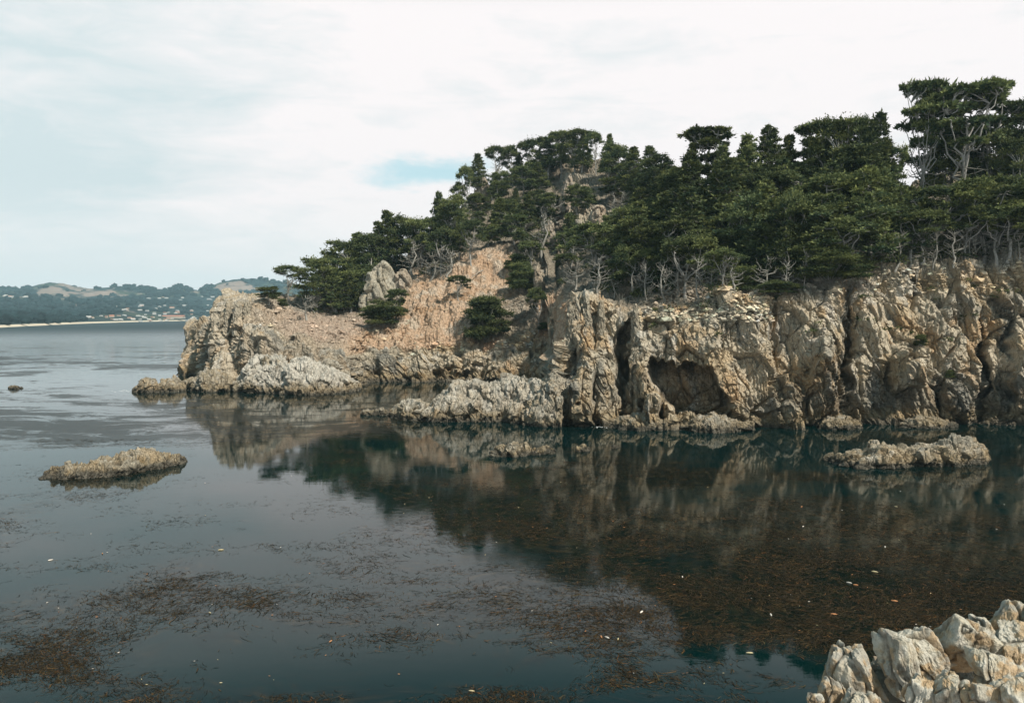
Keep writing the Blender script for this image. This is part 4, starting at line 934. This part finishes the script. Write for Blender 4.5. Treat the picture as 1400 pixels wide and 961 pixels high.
# grey brush and green undergrowth
mb = MB(); mg = MB()
BR = [((870, 435, 1060, 400), 260), ((1050, 410, 1230, 372), 300), ((560, 385, 640, 350), 150), ((400, 440, 480, 405), 90), ((700, 460, 760, 385), 120), ((1230, 375, 1400, 345), 260), ((780, 420, 880, 385), 120),
      ((1140, 480, 1165, 390), 90), ((600, 370, 700, 300), 120), ((790, 400, 1000, 300), 120)]
for (ax, ay, bx, by), nn_ in BR:
    for _ in range(nn_ // 4):
        p, i, j = surf_at(rng.uniform(ax, bx), rng.uniform(by, ay))
        hh_ = rng.uniform(.5, 1.7)
        for k in range(5):
            d = rng.normal(0, .45, 3); d[2] = abs(d[2]) + .5
            a = p + rng.normal(0, .15, 3) - [0, 0, .2]; e = a + d * hh_
            pts = np.stack([a, (a + e) / 2 + rng.normal(0, .1, 3), e]); mb.tube(pts, [.055, .035, .015], 3)
            mb.tube(np.stack([pts[1], pts[1] + rng.normal(0, .3, 3) * hh_ + [0, 0, .2], pts[1] + rng.normal(0, .4, 3) * hh_ + [0, 0, .4]]), [.018, .012, .006], 3)
tag(link('dry_undergrowth', mb.mesh('dry_undergrowth'), M_twig), kind='stuff')
for zi, (where, poly, dx_, dy_, hgt) in enumerate(ZONES):
    xs = [p[0] for p in poly]; ys = [p[1] for p in poly]
    for _ in range(int((max(xs) - min(xs)) * (max(ys) - min(ys)) / 75)):
        ax, ay = rng.uniform(min(xs), max(xs)), rng.uniform(min(ys) - 8, max(ys))
        if not inpoly(ax, ay, poly) or any(abs(ax - s[0]) < s[2] and abs(ay - s[1]) < s[3] for s in skip) or rng.rand() < .3: continue
        p, i, j = surf_at(ax, ay); r = rng.uniform(.6, 1.5); pad(mg, p + [0, 0, .25 * r], r, rng, int(70 * r), .6, .1 + .3 * rng.rand(), lsz=1.3)
for _ in range(160):
    p, i, j = surf_at(rng.uniform(870, 1400), rng.uniform(370, 470))
    if rng.rand() < .7 and R[i, j] < 2: continue
    r = rng.uniform(.25, .7); pad(mg, p, r, rng, int(90 * r), .6, .25, lsz=.9)
tag(link('green_undergrowth', mg.mesh('green_undergrowth', False), M_leaf), kind='stuff')

# fallen bleached logs on the rim
for k, (ax, ay, bx, by, lb) in enumerate([(868, 388, 905, 372, 'bleached fallen trunk lying near the cleft rim'), (1026, 388, 1050, 406, 'pale fallen limb crossing the rim scree'), (1012, 376, 1028, 387, 'short white fallen limb under the bright low cypress'),
                                           (905, 382, 920, 370, 'curved grey fallen limb beside the tangled cypress'), (660, 372, 640, 388, 'thin dead log lying across the orange soil'), (1050, 398, 1066, 388, 'forked white limb on the rim under the flat bush')]):
    a, b_ = surf_at(ax, ay)[0] + [0, 0, .35], surf_at(bx, by)[0] + [0, 0, .55]; mb = MB(); pts = curve(a, b_, rng, .16, 9, .25)
    mb.tube(pts, np.linspace(.17, .05, 9), 7)
    for j in (3, 5, 6): mb.tube(curve(pts[j], pts[j] + rng.normal(0, .7, 3) + [0, 0, .6], rng, .08, 5), np.linspace(.06, .015, 5), 5)
    tag(link('fallen_log', mb.mesh('fallen_log'), M_dead), lb, 'log', 'fallen logs on the headland')

# ------------------------------------------------------------------ kelp on the water
rng = np.random.RandomState(77); NK = 110000
kx = rng.uniform(-40, 1440, NK * 5); ky = 600 + 420 * rng.rand(NK * 5) ** 1.0
pk_ = P(kx, ky, DW(ky)); den = kelp_density(pk_[:, 0], pk_[:, 1])
cl = fbm(np.stack([pk_[:, 0] * .6, pk_[:, 1], 0 * kx], -1), 3.0, 4, 90, .7)
keep = np.nonzero(rng.rand(NK * 5) < np.clip(sm(den * .8 + .55 * cl, .0, 1.35), 0, 1) ** 1.4 * .8)[0][:NK]
pk_ = pk_[keep]; NK = len(keep)
def flow(p):
    q = p * np.array([1, 1, 0]); return fbm(q, 14, 2, 61) * 2.6 + fbm(q, 3, 2, 62) * 1.2 + .15
ln = rng.uniform(.10, .55, NK) * (1 + 1.2 * (rng.rand(NK) < .1)); wd = rng.uniform(.004, .011, NK) * (1 + (rng.rand(NK) < .08) * 1.3)
pts = [pk_]; a0 = flow(pk_) + rng.normal(0, .5, NK)
for k in range(5):
    a0 = a0 + rng.normal(0, .35, NK); pts.append(pts[-1] + np.stack([np.cos(a0), np.sin(a0), 0 * a0], -1) * (ln / 5)[:, None])
pts = np.stack(pts, 1); tg = np.gradient(pts, axis=1); sd_ = np.stack([-tg[..., 1], tg[..., 0], 0 * tg[..., 0]], -1); sd_ /= np.linalg.norm(sd_, axis=-1, keepdims=True) + 1e-9
wprof = np.array([.4, 1, 1.2, 1, .7, .15]); zoff = np.stack([rng.uniform(.004, .03, NK)] * 6, 1)
off = sd_ * (wd[:, None] * wprof)[..., None]
v = np.stack([pts - off, pts + off], 2); v[..., 2] = zoff[..., None] + rng.normal(0, .006, v.shape[:3]); v[..., 2] = np.maximum(v[..., 2], .003)
idx = np.arange(NK * 12).reshape(NK, 6, 2)
q = np.stack([idx[:, :-1, 0], idx[:, :-1, 1], idx[:, 1:, 1], idx[:, 1:, 0]], -1).reshape(-1, 4)
pal = np.array([(.07, .05, .022), (.035, .028, .012), (.12, .075, .03), (.02, .02, .011), (.20, .10, .04), (.10, .085, .045)])
ci = rng.choice(6, NK, p=[.30, .28, .14, .18, .03, .07]); kc = pal[ci] * rng.uniform(.15, .8, (NK, 1)) ** 1.15 * [1.15, .98, .72]
mk = mesh('floating_kelp', v.reshape(-1, 3), q, False, np.repeat(kc, 12, 0))
mkm, n, b = newmat('kelp_blade'); L(n, n.n('Attribute', attribute_name='Col').outputs[0], b.inputs['Base Color']); b.inputs['Roughness'].default_value = .65; b.inputs['Specular IOR Level'].default_value = .2
tag(link('floating_kelp', mk, mkm), kind='stuff')
# small pale and orange kelp bulbs and scraps, caught light painted into their colour
mb = MB()
spots = [(69, 766), (140, 757), (287, 838), (1161, 797), (1170, 800), (1225, 693), (1210, 748), (1140, 840), (1025, 893), (830, 872), (822, 871), (845, 874), (877, 837), (452, 877), (302, 752), (1054, 841), (1096, 693), (1196, 782), (933, 789), (1223, 822), (645, 945), (1098, 720)]
spots += [(rng.uniform(60, 1390), rng.uniform(640, 950)) for _ in range(90)]
for k, (px_, py__) in enumerate(spots):
    c = P(px_, py__, DW(py__)); sc_ = (.11 if k < 22 else .04) * rng.uniform(.7, 1.3); c[2] = .035
    cc = [(.75, .68, .60), (.55, .26, .12), (.6, .5, .3)][k % 3]
    a = rng.rand() * 6.28; d = np.array([math.cos(a), math.sin(a), 0]); s_ = np.array([-d[1], d[0], 0])
    mb.tube(np.stack([c - d * sc_ * 1.3, c - d * sc_ * .5, c + d * sc_ * .5, c + d * sc_ * 1.4]), np.array([.15, .38, .34, .1]) * sc_, 6, cc)
tag(link('kelp_debris', mb.mesh('kelp_debris'), M_scree), kind='stuff')
# foam at the rock feet
mb = MB()
for (px_, py__, wpx, hp) in [(288, 534, 22, 1.6), (172, 534.5, 16, 1.4), (268, 533, 10, 1.2), (822, 584, 16, 1.6), (228, 631, 16, 1.2)]:
    for k in range(20):
        cxp = px_ + rng.normal(0, wpx * .42); cyp = py__ + rng.normal(0, hp * .5); c = P(cxp, cyp, DW(cyp)); r = rng.uniform(.02, .09) * (c[1] / 130)
        m_ = 9; ph = np.arange(m_) / m_ * 6.283; rad_ = r * (1 + .35 * rng.normal(0, 1, m_))
        ring = np.stack([c[0] + np.cos(ph) * rad_ * 1.8, c[1] + np.sin(ph) * rad_, np.full(m_, .01)], -1)
        top_ = c * [1, 1, 0] + (ring - c * [1, 1, 0]) * [.5, .5, 0] + [0, 0, .03]
        mb.add(np.concatenate([ring, top_]), np.concatenate([gridq(2, m_, True), [[m_, m_ + 1, m_ + 2, m_ + 3], [m_, m_ + 3, m_ + 4, m_ + 5], [m_, m_ + 5, m_ + 6, m_ + 7], [m_, m_ + 7, m_ + 8, m_]][:3]]))
tag(link('sea_foam', mb.mesh('sea_foam'), M_foam), kind='stuff')

# ------------------------------------------------------------------ far town
rng = np.random.RandomState(99)
def mkmat(name, c): 
    m_, n_, b_ = newmat(name); b_.inputs['Base Color'].default_value = c + (1,); b_.inputs['Roughness'].default_value = .7
    n_.t.nodes; k = n_.noise(n_.n('NewGeometry').outputs['Position'], .4, 3); L(n_, n_.mix(n_.rng(k, .3, .7, 0, .25), c, tuple(x * .6 for x in c)), b_.inputs['Base Color']); return m_
M_w = [mkmat('white_wall', (.46, .45, .43)), mkmat('cream_wall', (.48, .42, .34)), mkmat('grey_wall', (.45, .46, .45))]
M_r = [mkmat('grey_roof', (.42, .42, .41)), mkmat('tile_roof', (.44, .20, .13)), mkmat('pale_roof', (.70, .67, .62))]
def house_meshes():
    w, d, h, e = 1, .7, .42, .28
    V = [(-w, -d, 0), (w, -d, 0), (w, d, 0), (-w, d, 0), (-w, -d, h), (w, -d, h), (w, d, h), (-w, d, h)]
    walls = mesh('wall', np.array(V) * .5 * [1, 1, 2], [(0, 1, 5, 4), (1, 2, 6, 5), (2, 3, 7, 6), (3, 0, 4, 7)], False)
    o = .08; z1 = h - .01; a = np.array([(-w - o, -d - o, z1), (w + o, -d - o, z1), (w + o, d + o, z1), (-w - o, d + o, z1), (-w - o, 0, z1 + e), (w + o, 0, z1 + e)]) * .5 * [1, 1, 2]
    roof = mesh('roof', a, [(0, 1, 5, 4), (2, 3, 4, 5), (0, 4, 3, 3), (1, 2, 5, 5)][:2], False)
    bm_tri = mesh('gable', a * [.93, .93, 1], [(0, 4, 3), (1, 2, 5)], False)
    return walls, roof, bm_tri
HM = []
for k in range(4):
    wl, rf, gb = house_meshes(); wl.materials.append(M_w[[0, 1, 0, 2][k]]); rf.materials.append(M_r[[0, 1, 2, 2][k]]); gb.materials.append(M_w[[0, 1, 0, 2][k]]); HM.append((wl, rf, gb))
bands = [('beachfront row', 438.6, 150, 290, 26, 1.3, 0, 'right behind the beach'), ('lower street', 434, 118, 292, 26, 1.7, 1, 'in the trees above the beach'), ('street', 428, 170, 296, 22, 2.0, 1, 'at mid height of the town slope'),
         ('terrace', 420, 150, 300, 16, 2.2, 0, 'high on the town slope'), ('hill row', 410, 196, 350, 20, 2.2, 0, 'under the far hills'), ('ridge row', 406.5, 2, 44, 10, 1.0, 2, 'on the dark forested ridge')]
houses = []
for (bn, by, xa, xb, nn_, jit, rc, where) in bands:
    pxs = np.sort(rng.uniform(xa, xb, nn_))
    for k, hx_ in enumerate(pxs):
        c, i, j = FL.at(hx_, by + rng.normal(0, jit)); kk_ = int(rng.choice(4, p=[.4, .2, .3, .1]) if rc != 1 else rng.choice(4, p=[.3, .35, .25, .1]))
        sz = rng.uniform(7, 16) * (c[1] / 3000) ** .9
        r_ = bpy.data.objects.new('house', None); S.collection.objects.link(r_); r_.location = (c[0], c[1], c[2] + 1.0); r_.scale = (sz, sz * .9, sz * rng.uniform(.45, .62)); r_.rotation_euler = (0, 0, rng.normal(0, .35))
        wl, rf, gb = HM[kk_]; link('wall', wl, None, r_); link('roof', rf, None, r_); link('gable', gb, None, r_)
        tag(r_, f'{["white walled", "tan walled red-roofed", "bright pale-roofed", "grey"][kk_]} house, {ordinal(k + 1)} from the open-sea side {where}', 'house', 'distant houses ' + where)
        houses.append(c)
c, i, j = FL.at(236, 436); r_ = bpy.data.objects.new('hotel_building', None); S.collection.objects.link(r_); r_.location = (c[0], c[1], c[2] + 1); r_.scale = (62, 22, 14)
wl, rf, gb = HM[1]; link('wall', wl, None, r_); link('roof', rf, None, r_); link('gable', gb, None, r_)
tag(r_, 'long low red-roofed building, widest of the distant town', 'building')
houses = np.array(houses)
# forest on the far slopes: one mass of crowns
mb = MB(); u_a = np.linspace(-1, 1, 6)[1:-1]; phs = np.arange(6) / 6 * 6.283
sv = np.array([[math.sqrt(1 - a * a) * math.cos(p_ + a), math.sqrt(1 - a * a) * math.sin(p_ + a), a] for a in u_a for p_ in phs] + [[0, 0, 1]])
sq_ = np.concatenate([gridq(4, 6, True), [[18, 19, 20, 24], [20, 21, 22, 24], [22, 23, 18, 24]]])
cnt = 0
while cnt < 9000:
    i = rng.randint(30, 246); j = rng.randint(60, 600); p = far[i, j]
    if gm[i, j] > .35 and rng.rand() < .93: cnt += 1; continue
    if FR[i, j] < 1.02: continue
    r = rng.uniform(5, 11) * (1 + .5 * (FR[i, j] > 2))
    if len(houses) and (np.abs(houses[:, 0] - p[0]) < 26).any() and ((np.abs(houses[:, 0] - p[0]) < 26) & (houses[:, 1] - p[1] < 160) & (houses[:, 1] - p[1] > -14)).any(): cnt += 1; continue
    t = rng.uniform(.5, 1.5); mb.add(p + [rng.normal(0, 8), rng.normal(0, 8), r * .3] + sv * (1 + rng.normal(0, .14, (25, 1))) * [r, r, r * .8], sq_, np.array([.010, .024, .026]) * t); cnt += 1  # crown colour carries a painted blue tint of distant air
tag(link('far_forest', mb.mesh('far_forest'), plain('far_foliage', (0, 0, 0), attr=True, var=.3, scale=.2)), kind='stuff')
print('trees', COUNT, 'objects', len(S.objects))
